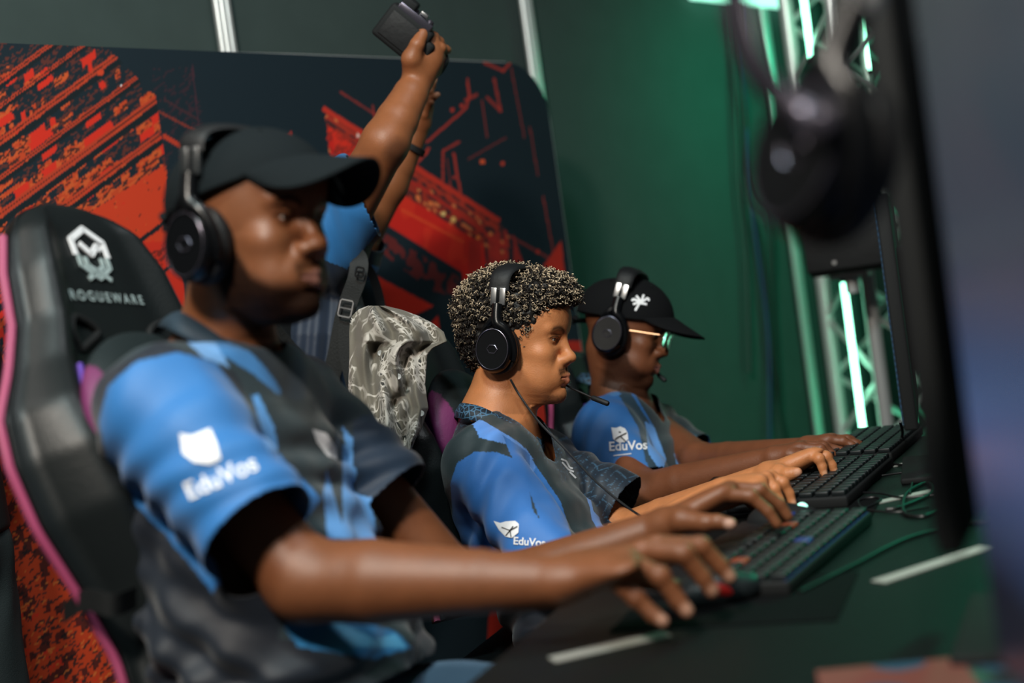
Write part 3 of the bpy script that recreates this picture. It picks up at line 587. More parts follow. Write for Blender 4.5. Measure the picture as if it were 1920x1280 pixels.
# ---- cap
def cap(hf, parent, m, vis=.078, drop=.016, bend=.5, r=(.107, .088, .094), cz=.046, z0=.048, slope=.42, logo=None, vw=62, vdn=0.0):
    L = lambda x, y, z: hl(hf, (x, y, z)); root = empty('cap', hf['o'], None); root.parent = parent; root.matrix_parent_inverse = Matrix.Translation(-Vector(root_loc(parent)))
    n, mm = 96, 40; V = []
    rim = lambda ph: z0 + slope * (-.03) * (1 - math.cos(ph)) - .008 * math.sin(ph) ** 2
    def crown(ph, t):
        zr = rim(ph); tz0 = math.asin(max(-1, min(1, (zr - cz) / r[2]))); e = tz0 + (math.pi / 2 - tz0) * t; ce = math.cos(e) ** .88 if math.cos(e) > 0 else 0
        pleat = 1 + .006 * math.cos(6 * ph) * math.sin(math.pi * t)
        return (-.004 + r[0] * ce * math.cos(ph) * pleat, r[1] * ce * math.sin(ph) * pleat, cz + r[2] * math.sin(e) + .006 * t * math.cos(ph))
    for i in range(mm):
        for k in range(n): V.append(L(*crown(2 * math.pi * k / n, i / (mm - 1) * .985)))
    Q = [(i * n + k, i * n + (k + 1) % n, (i + 1) * n + (k + 1) % n, (i + 1) * n + k) for i in range(mm - 1) for k in range(n)] + [tuple(range((mm - 1) * n, mm * n))]
    o = MB().add(V, Q).build('crown', m, root, sharp=80); o.modifiers.new('t', 'SOLIDIFY').thickness = .002
    V = []; ns, nt = 41, 14
    for j in range(nt):
        t = j / (nt - 1)
        for i in range(ns):
            sx = 2 * i / (ns - 1) - 1; ph = math.radians(vw) * sx; b = crown(ph, 0); ex = vis * (1 - abs(sx) ** 2.6) ** .55 if abs(sx) < 1 else 0
            x = b[0] + ex * t; y = b[1] * (1 - .06 * t); z = b[2] + .004 - t * (drop * (1 - abs(sx)) + vdn) * (1 if abs(sx) < 1 else 0) - bend * t * ex * abs(sx) ** 1.7 * 1.0 + .008 * (1 - sx * sx) * (1 - t)
            V.append(L(x, y, z))
    Q = [(j * ns + i, j * ns + i + 1, (j + 1) * ns + i + 1, (j + 1) * ns + i) for j in range(nt - 1) for i in range(ns - 1)]
    o = MB().add(V, Q).build('visor', m, root, sharp=80); s_ = o.modifiers.new('t', 'SOLIDIFY'); s_.thickness = .0045; s_.offset = 0
    MB().ball(L(-.004 + .006, 0, cz + r[2] + .001), (.008, .008, .003), (hf['x'], hf['y'], hf['z'])).build('button', m, root)
    bk = MB().tube(curve([L(-.103, .05, z0 - .045), L(-.116, .02, z0 - .052), L(-.118, -.015, z0 - .054), L(-.109, -.045, z0 - .048)], 5), .006, 8); bk.box(L(-.121, -.018, z0 - .056), (hf['y'], hf['z'], hf['x']), (.010, .009, .005), .001); bk.build('strap', m, root)
    for ph in (.8, -.8, 2.2, -2.2):
        q = crown(ph, .62); MB().tube([L(*(np.array(q) * 1.0)), L(q[0] * 1.012, q[1] * 1.012, q[2] + .0012)], .0032, 8).build('eyelet', m if m is M['cap'] else M['black'], root)
    return root

def collar(parent, top, bot, c, m='jersey'):
    a = curve([P(*q) for q in top + top[:1]], 8); b = curve([P(*q) for q in bot + bot[:1]], 8); n = len(a); V = a + [lerp(x, y, .5) + nrm(lerp(x, y, .5) - sum(a) / n) * .002 for x, y in zip(a, b)] + b
    Fs = [(k * n + i, k * n + i + 1, (k + 1) * n + i + 1, (k + 1) * n + i) for k in (0, 1) for i in range(n - 1)]
    o = MB().add(V, Fs).build('collar', M[m] if c is None else c, parent, sharp=80); s_ = o.modifiers.new('t', 'SOLIDIFY'); s_.thickness = .003; s_.offset = 0; return o
def bodypts(*a): return [P(*q) for q in a]
def hip_legs(B, hip, n_, lat, hh=.50, kn=.46, r=1.0):
    """seated pelvis, thighs and shins down to the floor"""
    return [(hip + lat * .085 * s, hip + lat * .12 * s + n_ * .44 + Z * .02, (hip + lat * .14 * s + n_ * .50) * (1, 1, 0) + Z * .09) for s in (-1, 1)]
def trousers(parent, legs, hip, lat, m, r=1.0, name='trousers', h=.006):
    B = Body(); B.ell(hip, (.17 * r, .13, .11), (lat, np.cross(Z, lat), Z), .05)
    for hp, kn, ft in legs: B.cap(hp, kn, .092 * r, .066 * r, .04); B.cap(kn, ft, .064 * r, .052 * r, .03)
    e0 = B.eval; lo, hi = B.bounds(); V, Q = surf(lambda p: e0(p) + .004 * noise3(p * (1, 1, 2), 34), lo, hi, h); return mesh(name, V, Q, m, parent)
def shoes(parent, legs, n_):
    for hp, kn, ft in legs:
        B = Body(); B.ell(ft * (1, 1, 0) + Z * .045 + n_ * .06, (.14, .05, .045), (n_, np.cross(Z, n_), Z), .02); B.cap(ft * (1, 1, 0) + Z * .05, ft * (1, 1, 0) + Z * .10, .048, .05, .03)
        V, Q = surf(B.eval, *B.bounds(), .006); V[:, 2] = np.maximum(V[:, 2], .001); mesh('shoe', V, Q, M['matte'], parent)
def tip_items(pts, c, r=.0085, a=.55): return [(p, r, rgb(*c), a) for p in pts]
# ================================================================== player 1 (nearest)
SK1 = (116, 70, 43)
def player_near():
    hf = headframe(P(380, 440, 1.845), -1, 32, 1.05); hf_ = hf
    B = Body(); add_head(B, hf, jaw=1.02, nose=1.22, lips=.92)
    neck = P(418, 655, 2.00); SR, SL = P(300, 770, 1.84), P(560, 762, 2.17); lat = nrm(SR - SL)
    B.cap(hl(hf, (-.028, 0, -.035)), neck, .059, .066, .02)
    B.cap(neck - Z * .02, SR, .055, .05, .05); B.cap(neck - Z * .02, SL, .055, .05, .05)
    hip = P(600, 1400, 1.96); loft(B, [hip, lerp(hip, P(440, 1000, 1.99), .6), P(420, 860, 2.0), neck - Z * .05], [.14, .15, .155, .11], [.09, .10, .105, .07], lat)
    ER, WR = P(572, 1090, 1.78), P(1045, 1090, 1.70)
    B.cap(SR, ER, .056, .048, .03); B.chain([ER, lerp(ER, WR, .28), lerp(ER, WR, .7), WR], [.050, .052, .039, .030], .02)
    EL, WL = P(855, 1095, 2.17), P(1235, 990, 2.10); B.cap(SL, EL, .054, .044, .03); B.chain([EL, P(975, 1085, 2.15), WL], [.044, .042, .027], .02)
    # right hand on the mouse: index, middle, ring, little
    mcp = bodypts((1232, 1024, 1.735), (1206, 1034, 1.705), (1172, 1050, 1.68), (1135, 1076, 1.66))
    fin = [bodypts((1314, 1024, 1.745), (1350, 1060, 1.747), (1368, 1082, 1.745)), bodypts((1282, 1038, 1.705), (1318, 1082, 1.707), (1335, 1108, 1.707)), bodypts((1238, 1080, 1.675), (1270, 1124, 1.675), (1288, 1146, 1.67)), bodypts((1193, 1122, 1.655), (1225, 1153, 1.65), (1243, 1165, 1.645))]
    th = bodypts((1150, 1050, 1.75), (1215, 1085, 1.775), (1262, 1100, 1.78)); add_hand(B, WR, mcp, fin, th, 1.2)
    tips = [f[-1] for f in fin]
    # left hand over the keyboard
    mc2 = bodypts((1352, 928, 2.080), (1368, 916, 2.105), (1372, 918, 2.130), (1370, 930, 2.150))
    f2 = [bodypts((1408, 930, 2.075), (1440, 958, 2.070), (1457, 982, 2.067)), bodypts((1425, 918, 2.100), (1462, 945, 2.100), (1478, 968, 2.098)), bodypts((1422, 925, 2.135), (1455, 950, 2.135), (1468, 972, 2.135)), bodypts((1412, 935, 2.160), (1440, 955, 2.160), (1450, 973, 2.160))]
    t2 = bodypts((1278, 975, 2.060), (1322, 980, 2.035), (1345, 978, 2.025), (1370, 982, 2.018)); add_hand(B, WL, mc2, f2, t2, .98)
    nail = (168, 128, 108)
    ex = [(t + UC * .003 - fwd * .004, .0085, rgb(*nail), .75) for t in tips] + [(t2[-1] - fwd * .007 - RC * .002, .0085, rgb(190, 150, 132), .85)] + [(m + UC * .006, .014, rgb(132, 84, 60), .4) for m in mcp] + [(f[0] + UC * .005, .009, rgb(70, 40, 28), .45) for f in fin]
    root, body, V = figure('p', 'person in blue and navy jersey and plain dark cap, nearest, right hand on a mouse', B, .0026,
        lambda V: skincol(V, hf, SK1, (120, 80, 72), ((17, 13, 12), .97, .008), extra=ex, stache=.7, chinb=.6), hf, base=hip * (1, 1, 0))
    # hair at the nape under the cap
    legs = hip_legs(B, hip, N, lat); trousers(root, legs, hip, lat, M['denim']); shoes(root, legs, N)
    hc = headframe(hl(hf, (0, -.09, 0)), -4, 26, 1.05, 6); hc['o'] = hf['o'] + hf['z'] * .002
    cap(hc, root, M['cap'], vis=.078, drop=.004, bend=.80, vw=64, z0=.080, slope=1.0, r=(.117, .096, .088), cz=.049)
    # jersey
    G = Body()
    def wr(p, s): # soft folds round the waist and under the arm
        q = p @ nrm(Z * .8 + N * .45 - U * .2); a = .0045 * np.sin(q * 105 + 2.2 * np.sin(p @ U * 9) + 1.5 * np.sin(p @ N * 12)) * np.clip(1.15 - s * 1.3, .05, 1); return a + .0025 * noise3(p, 22, 1)
    loft(G, [P(590, 1330, 1.95), P(500, 1120, 1.965), P(440, 960, 1.99), P(414, 800, 2.0), P(415, 700, 2.0)], [.215, .205, .195, .185, .13], [.155, .150, .145, .130, .090], lat, wrinkle=wr)
    G.cap(neck - Z * .045, SR + UC * .004, .072, .066, .05); G.cap(neck - Z * .045, SL, .07, .062, .05)
    CR = P(492, 1000, 1.735); 
    def slv(p): return .0035 * np.sin((p @ nrm(CR - SR)) * 90 + 3 * np.sin(p @ UC * 22)) + .002 * noise3(p, 40, 3)
    e = Body(); 
    G.cap(SR, CR, .078, .074, .035); CL = P(735, 935, 2.12); G.cap(SL, CL, .068, .070, .035)
    g0 = G.eval; G2 = Body(); G2.e = G.e; ev = lambda p: g0(p) + slv(p) * .9; lo, hi = G.bounds()
    V, Q = surf(ev, lo, hi, .0032); GT = Body(); GT.e = G.e[:1]; onT = GT.eval(V.astype(float)) < .012
    aR, aL = nrm(CR - SR), nrm(CL - SL); x, y, d = proj(V)
    keep = ~((((V - CR) @ aR) > -.004) & (np.linalg.norm(V - CR, axis=1) < .14) & ~onT) & ~((((V - CL) @ aL) > .0) & (np.linalg.norm(V - CL, axis=1) < .12) & ~onT)
    q = tolocal(dict(o=neck, x=N, y=U, z=Z, s=1), V); nl = np.hypot((q[:, 0] - .012) / .078, q[:, 1] / .072); keep &= ~((nl < 1) & (q[:, 2] > -.07 - .35 * q[:, 0])); keep &= ((V - P(590, 1330, 1.95)) @ nrm(P(440, 960, 1.99) - P(590, 1330, 1.95))) > .0
    V, Q = delverts(V, Q, keep); x, y, d = proj(V); col = np.tile(np.array(rgb(15, 24, 36)), (len(V), 1))
    near = d < 2.02 + 0 * x
    def put(pl, c, m=True): k = inpoly(x, y, pl) & m; col[k] = rgb(*c)
    CH, BL, LB = (36, 50, 56), (40, 108, 172), (88, 148, 210)
    put([(200, 700), (330, 590), (520, 640), (720, 860), (760, 1010), (640, 1010), (560, 930), (440, 700), (300, 640)], CH)
    put([(420, 600), (760, 760), (780, 1200), (520, 1200), (560, 940), (470, 800)], CH)
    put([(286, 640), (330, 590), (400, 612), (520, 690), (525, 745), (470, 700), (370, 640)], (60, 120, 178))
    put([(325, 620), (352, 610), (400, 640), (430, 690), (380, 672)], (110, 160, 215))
    sleeve = ((V - SR) @ aR > -.03) & (np.linalg.norm(np.cross(V - SR, aR), axis=1) < .088) & (d < 1.97)
    put([(188, 790), (205, 725), (255, 680), (330, 662), (400, 680), (452, 745), (500, 830), (600, 935), (560, 990), (470, 1030), (400, 1110), (310, 1000), (240, 930), (205, 870)], BL)
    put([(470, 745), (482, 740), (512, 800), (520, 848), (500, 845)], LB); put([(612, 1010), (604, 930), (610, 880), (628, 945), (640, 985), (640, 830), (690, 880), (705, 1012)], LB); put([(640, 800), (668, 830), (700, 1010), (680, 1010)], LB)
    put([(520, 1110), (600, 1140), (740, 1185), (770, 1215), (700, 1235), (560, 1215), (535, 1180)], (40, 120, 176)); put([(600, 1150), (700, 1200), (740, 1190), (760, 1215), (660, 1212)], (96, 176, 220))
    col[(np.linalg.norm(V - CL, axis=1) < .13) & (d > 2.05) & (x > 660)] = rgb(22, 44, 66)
    hexp = np.sin(x * .35 + np.sin(y * .3)) * np.sin(y * .35); 
    rim = np.abs(np.hypot((tolocal(dict(o=neck, x=N, y=U, z=Z, s=1), V)[:, 0] - .012) / .078, tolocal(dict(o=neck, x=N, y=U, z=Z, s=1), V)[:, 1] / .072) - 1.12) < .14
    k = rim & (V[:, 2] > neck[2] - .12); col[k] = rgb(28, 46, 60)
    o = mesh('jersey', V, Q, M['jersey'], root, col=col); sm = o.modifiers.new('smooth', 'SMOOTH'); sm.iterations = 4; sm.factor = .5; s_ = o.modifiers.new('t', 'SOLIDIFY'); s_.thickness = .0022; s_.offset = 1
    t = bvh(o); em = merge2d(poly2d([(-36, -24), (-12, -20), (22, -34), (34, -6), (42, 24), (22, 34), (-8, 30), (-30, 14)])); decal('crest', 372, 836, *em, t, M['white'], o)
    tx = text2d('EduVos', 48, 24, 0, .012); decal('lettering', 420, 908, *tx, t, M['white'], o)
    decal('chest_print', 606, 834, *merge2d(poly2d([(-20, -30), (6, -22), (24, 4), (26, 28), (8, 20), (-12, -6)])), t, M['white'], o)
    collar(root, [(322, 588, 2.02), (345, 588, 1.925), (400, 622, 1.905), (460, 668, 1.91), (512, 712, 1.94), (530, 738, 1.975), (532, 705, 2.03), (515, 668, 2.09), (440, 610, 2.12), (350, 585, 2.10)], [(296, 612, 2.04), (318, 618, 1.905), (385, 655, 1.888), (450, 702, 1.895), (508, 748, 1.93), (535, 772, 1.97), (552, 735, 2.03), (540, 690, 2.10), (440, 625, 2.14), (330, 605, 2.12)], mat('dark_collar_cloth', rgb(30, 50, 64), .7, bump=.5, bscale=300))
    headset(hf, 'black over-ear headset worn over the dark cap by the nearest person', top=.136, group=None, zc=-.012, xc=-.010)
    return hf
def hex_cloth():
    m = mat('hexagon_print_cloth', rgb(20, 34, 46), .6, bump=.3, bscale=900); nt = m.node_tree; b = nt.nodes['Principled BSDF']; tc = nt.nodes.new('ShaderNodeTexCoord'); w = nt.nodes.new('ShaderNodeTexVoronoi'); w.feature = 'DISTANCE_TO_EDGE'; w.inputs['Scale'].default_value = 95; w.inputs['Randomness'].default_value = .35
    nt.links.new(tc.outputs['Object'], w.inputs['Vector']); r = nt.nodes.new('ShaderNodeValToRGB'); r.color_ramp.elements[0].position = .07; r.color_ramp.elements[1].position = .10; r.color_ramp.elements[0].color = (*rgb(62, 100, 128), 1); r.color_ramp.elements[1].color = (*rgb(18, 30, 42), 1); nt.links.new(w.outputs[0], r.inputs[0]); nt.links.new(r.outputs[0], b.inputs['Base Color']); return m
hexmat = hex_cloth()
hf1 = player_near()
# ================================================================== player 2 (in focus)
SK2 = (184, 118, 74)
def player_mid():
    hf = headframe(P(945, 650, 2.72), 3.5, 19, .985)
    B = Body(); add_head(B, hf, jaw=1.0, nose=1.05, lips=1.02)
    neck = P(925, 772, 2.80); SR, SL = P(905, 872, 2.65), P(1018, 868, 2.96); lat = nrm(SR - SL)
    B.cap(hl(hf, (-.022, 0, -.04)), neck, .056, .060, .022); B.cap(hl(hf, (.03, 0, -.075)), neck + RC * .045 - UC * .01, .025, .030, .02)
    for s in (SR, SL): B.cap(neck - Z * .03, s, .05, .046, .05)
    hip = P(1110, 1190, 2.76); loft(B, [hip, P(990, 1000, 2.8), P(940, 880, 2.8), neck - Z * .05], [.13, .135, .14, .10], [.085, .085, .085, .065], lat)
    ER, WR = P(1075, 1085, 2.47), P(1352, 925, 2.38); B.cap(SR, ER, .048, .041, .03); B.chain([ER, lerp(ER, WR, .3), WR], [.040, .039, .0255], .02)
    EL, WL = P(1168, 1000, 2.86), P(1436, 893, 2.62); B.cap(SL, EL, .046, .040, .03); B.chain([EL, lerp(EL, WL, .3), WL], [.040, .038, .0245], .02)
    mcp = bodypts((1446, 893, 2.390), (1437, 896, 2.370), (1425, 904, 2.350), (1412, 916, 2.335))
    fin = [bodypts((1468, 905, 2.380), (1480, 925, 2.380), (1486, 944, 2.377)), bodypts((1452, 916, 2.355), (1461, 938, 2.352), (1468, 958, 2.348)), bodypts((1440, 930, 2.330), (1447, 950, 2.327), (1452, 966, 2.325)), bodypts((1420, 938, 2.315), (1428, 955, 2.312), (1434, 967, 2.310))]
    th = bodypts((1400, 930, 2.410), (1425, 955, 2.430), (1445, 962, 2.435)); add_hand(B, WR, mcp, fin, th, .96)
    mc2 = bodypts((1520, 855, 2.610), (1528, 850, 2.635), (1530, 853, 2.660), (1528, 860, 2.680))
    f2 = [bodypts((1536, 860, 2.590), (1542, 875, 2.587), (1545, 889, 2.585)), bodypts((1549, 856, 2.615), (1560, 872, 2.613), (1565, 886, 2.611)), bodypts((1546, 862, 2.660), (1556, 874, 2.660), (1560, 884, 2.660)), bodypts((1535, 870, 2.690), (1543, 878, 2.690), (1547, 887, 2.690))]
    t2 = bodypts((1462, 888, 2.580), (1478, 889, 2.560), (1486, 887, 2.555), (1495, 885, 2.552)); add_hand(B, WL, mc2, f2, t2, .95)
    ex = [(t[-1] + UC * .003 - fwd * .003 + RC * .002, .006, rgb(214, 164, 132), .7) for t in fin + f2[:2]] + [(t2[-1] - fwd * .006, .0075, rgb(206, 150, 122), .8)] + [(m + UC * .008, .009, rgb(196, 128, 88), .5) for m in mcp + mc2]
    root, body, V = figure('p', 'person with curly light-tipped hair and moustache in a blue and charcoal jersey, middle seat', B, .0019,
        lambda V: skincol(V, hf, SK2, (176, 108, 84), ((92, 54, 34), .30, -.012), brow=(44, 26, 16), extra=ex, stache=.82, chinb=.75), hf, base=hip * (1, 1, 0), iris=(64, 44, 30))
    legs = hip_legs(B, hip, N, lat); trousers(root, legs, hip, lat, M['trouser']); shoes(root, legs, N)
    # curly hair: a dark undercoat and thousands of small coils
    H = Body(); ax = (hf['x'], hf['y'], hf['z'])
    H.ell(hl(hf, (-.018, 0, .066)), (.114, .086, .090), ax, .02); H.ell(hl(hf, (-.07, 0, .01)), (.045, .062, .06), ax, .03); H.ell(hl(hf, (.050, 0, .108)), (.062, .070, .038), ax, .02)
    H.ell(hl(hf, (.125, 0, .022)), (.084, .12, .068), ax, .006, 1); H.ell(hl(hf, (.052, -.082, -.03)), (.045, .03, .075), ax, .006, 1); H.ell(hl(hf, (.052, .082, -.03)), (.045, .03, .075), ax, .006, 1)
    h0 = H.eval; V, Q = surf(lambda p: h0(p) + .0035 * noise3(p, 230, 4), *H.bounds(), .0026)
    hair = mesh('hair', V, Q, M['hair'], root, col=np.tile(np.array(rgb(15, 10, 8)), (len(V), 1)))
    lv = tolocal(hf, V); ok = np.nonzero(~((((lv[:, 0] - .125) / .082) ** 2 + ((lv[:, 2] - .022) / .066) ** 2 < 1.12)))[0]; sel = RNG.choice(ok, 4600)
    cen = V.mean(0); VV = []; QQ = []; CC = []; nb = 0
    for i in sel:
        p = V[i]; l = lv[i]
        if abs(l[1]) > .072 and -.075 < l[2] < .05 and abs(l[0] + .012) < .052: continue
        nn = nrm(nrm(p - hl(hf, (-.005, 0, .045))) + RNG.normal(0, .28, 3)); a = nrm(np.cross(nn, RNG.normal(0, 1, 3))); b = np.cross(nn, a)
        r = RNG.uniform(.0022, .0042); Ln = RNG.uniform(.007, .018) * (1.15 if l[2] > .05 else .8); turns = RNG.uniform(1.6, 2.6); K = 15; ph0 = RNG.uniform(0, 6.28); wr_ = .00095
        blond = np.clip((l[2] + .02 + .5 * max(l[0], 0)) / .15 + RNG.normal(0, .30), 0, 1) * (RNG.random() < .62); tip = lerp(rgb(34, 23, 17), rgb(236, 210, 176), blond); rt = np.array(rgb(14, 9, 7))
        pts = [p + nn * (Ln * t - .002) + r * (1 - .25 * t) * (math.cos(ph0 + turns * 6.28 * t) * a + math.sin(ph0 + turns * 6.28 * t) * b) for t in np.linspace(0, 1, K)]
        m = MB(); m.tube(pts, wr_, 3, False); VV += m.v; QQ += [[q + nb for q in f] for f in m.f]; nb += len(m.v)
        for k in range(K): CC += [lerp(rt, tip, min(1, (k / (K - 1)) ** 4.5 * 1.1))] * 3
    mesh('curls', VV, np.array(QQ), M['hair'], hair, col=np.array(CC))
    # jersey
    G = Body(); CR = P(1028, 1045, 2.50); CL = P(1160, 945, 2.885)
    def wr(p, s): return .0030 * np.sin((p @ nrm(Z - N * .35)) * 95 + 2 * np.sin(p @ U * 13)) * np.clip(1.1 - s, .05, 1) + .0018 * noise3(p, 36, 5)
    loft(G, [P(1110, 1170, 2.74), P(1035, 1060, 2.77), P(975, 950, 2.80), P(940, 870, 2.8), P(920, 815, 2.8)], [.185, .18, .172, .165, .112], [.128, .122, .112, .100, .072], lat, wrinkle=wr)
    for s, r in ((SR, .058), (SL, .056)): G.cap(neck - Z * .048 + (0, 0, .0), s, .062, r, .05)
    G.cap(SR, CR, .064, .064, .03); G.cap(SL, CL, .058, .064, .03)
    aR, aL = nrm(CR - SR), nrm(CL - SL); g0 = G.eval; ev = lambda p: g0(p) + .0042 * np.sin((p @ aR) * 70 + 2.6 * np.sin(p @ RC * 30) + 2 * np.sin(p @ UC * 14)) + .0016 * noise3(p, 55, 3)
    V, Q = surf(ev, *G.bounds(), .0026); GT = Body(); GT.e = G.e[:1]; onT = GT.eval(V.astype(float)) < .012
    keep = ~((((V - CR) @ aR) > .075) & (np.linalg.norm(V - CR, axis=1) < .2) & ~onT) & ~((((V - CL) @ aL) > .012) & (np.linalg.norm(V - CL, axis=1) < .12) & ~onT)
    lf = dict(o=neck, x=N, y=U, z=Z, s=1); q = tolocal(lf, V); nl = np.hypot((q[:, 0] - .022) / .088, q[:, 1] / .074); keep &= ~((nl < 1) & (q[:, 2] > -.078 - .30 * q[:, 0]))
    keep &= ((V - P(1110, 1170, 2.74)) @ nrm(P(975, 950, 2.8) - P(1110, 1170, 2.74))) > 0
    V, Q = delverts(V, Q, keep); x, y, d = proj(V); col = np.tile(np.array(rgb(20, 30, 42)), (len(V), 1))
    def put(pl, c, m=True): k = inpoly(x, y, pl) & m; col[k] = rgb(*c)
    CH, BL, LB = (38, 52, 56), (52, 112, 184), (96, 148, 222); front = d < 2.95
    put([(820, 740), (1200, 740), (1220, 1100), (820, 1100)], CH, front)
    put([(836, 802), (850, 772), (885, 770), (890, 792), (868, 800), (850, 812)], BL, front); put([(878, 782), (905, 790), (960, 822), (985, 842), (1000, 862), (960, 836), (900, 822)], LB, front)
    put([(940, 815), (988, 848), (1003, 872), (1050, 940), (1070, 1005), (1078, 1060), (1030, 1060), (1012, 975), (985, 905), (955, 850)], BL, front)
    put([(992, 852), (1004, 876), (998, 886), (992, 878)], LB, front)
    put([(1088, 905), (1104, 930), (1112, 960), (1155, 1002), (1160, 1050), (1130, 1010), (1108, 975), (1104, 950)], LB, front)
    put([(846, 905), (858, 868), (890, 848), (930, 848), (965, 862), (985, 895), (1000, 960), (1040, 1010), (1060, 1100), (840, 1100), (850, 960)], BL, front)
    far = (np.linalg.norm(np.cross(V - SL, aL), axis=1) < .09) & (((V - SL) @ aL) > .02) & (d > 2.8)
    q = tolocal(lf, V); col[far] = rgb(18, 32, 46)
    # maze of thin hexagon lines printed on collar and far sleeve
    def hexl(u, v, s):
        u, v = u / s, v / s; a = np.abs(np.sin(u * 3.14159)); b = np.abs(np.sin((u * .5 + v * .866) * 3.14159)); c = np.abs(np.sin((u * .5 - v * .866) * 3.14159)); k = np.floor(u) + np.floor(u * .5 + v * .866) * 3 + np.floor(v); sel = np.mod(k, 3); return np.where(sel == 0, a, np.where(sel == 1, b, c)) < .16
    ln = hexl(V @ aL * 1.0, V @ UC, .013); col[far & ln] = rgb(52, 84, 108)
    nl = np.hypot((q[:, 0] - .022) / .088, q[:, 1] / .074); cl = (nl < 1.27) & (q[:, 2] > -.15); col[cl] = rgb(20, 34, 46); col[cl & hexl(V @ RC, V @ UC, .009)] = rgb(56, 92, 118)
    o = mesh('jersey', V, Q, M['jersey'], root, col=col); sm = o.modifiers.new('smooth', 'SMOOTH'); sm.iterations = 2; sm.factor = .5; s_ = o.modifiers.new('t', 'SOLIDIFY'); s_.thickness = .002; s_.offset = 1
    t = bvh(o); decal('crest', 952, 992, *merge2d(poly2d([(-27, -16), (-14, -12), (-4, -15), (3, -8), (14, -16), (21, -10), (20, 6), (8, 16), (-4, 14), (-16, 2)], n=3)), t, M['white'], o)
    decal('crest_line', 952, 992, *strokes2d([[(-12, -4), (4, 2), (18, -6)], [(4, 2), (6, 14)], [(-4, 12), (10, -6)]], 1.6), t, M['jersey'], o, .0022)
    decal('lettering', 992, 1022, *text2d('EduVos', 20, -4, 0, .02), t, M['white'], o)
    decal('chest_print', 1068, 878, *merge2d(strokes2d([[(-16, -18), (-6, -14), (0, -2), (6, 0)], [(-14, -12), (-2, 2), (8, 6)], [(0, 6), (12, 18)]], 3.2)), t, M['white'], o)
    collar(root, [(862, 758, 2.82), (872, 756, 2.735), (905, 764, 2.708), (950, 788, 2.705), (985, 815, 2.715), (1008, 838, 2.745), (1003, 812, 2.80), (988, 788, 2.86), (950, 768, 2.89), (890, 757, 2.87)], [(848, 782, 2.83), (862, 784, 2.725), (895, 790, 2.692), (940, 812, 2.690), (975, 838, 2.70), (1006, 862, 2.735), (1020, 842, 2.80), (1010, 808, 2.87), (960, 780, 2.905), (880, 772, 2.885)], hexmat)
    mic = [hl(hf, (.030, .100, -.030)), hl(hf, (.085, .082, -.062)), P(1062, 722, 2.79), P(1110, 745, 2.74), P(1141, 757, 2.72)]
    headset(hf, 'black over-ear headset with microphone boom worn on light-tipped curly hair', top=.158, boom=mic, group=None, zc=-.006, xc=-.014, tiltx=.012,
        cable=[hl(hf, (.02, -.098, -.062)), P(975, 742, 2.70), P(1010, 790, 2.66), P(1060, 842, 2.62), P(1120, 905, 2.56), P(1190, 960, 2.50), P(1232, 978, 2.44), D(1300, 985, .012)])
    return hf
hf2 = player_mid()
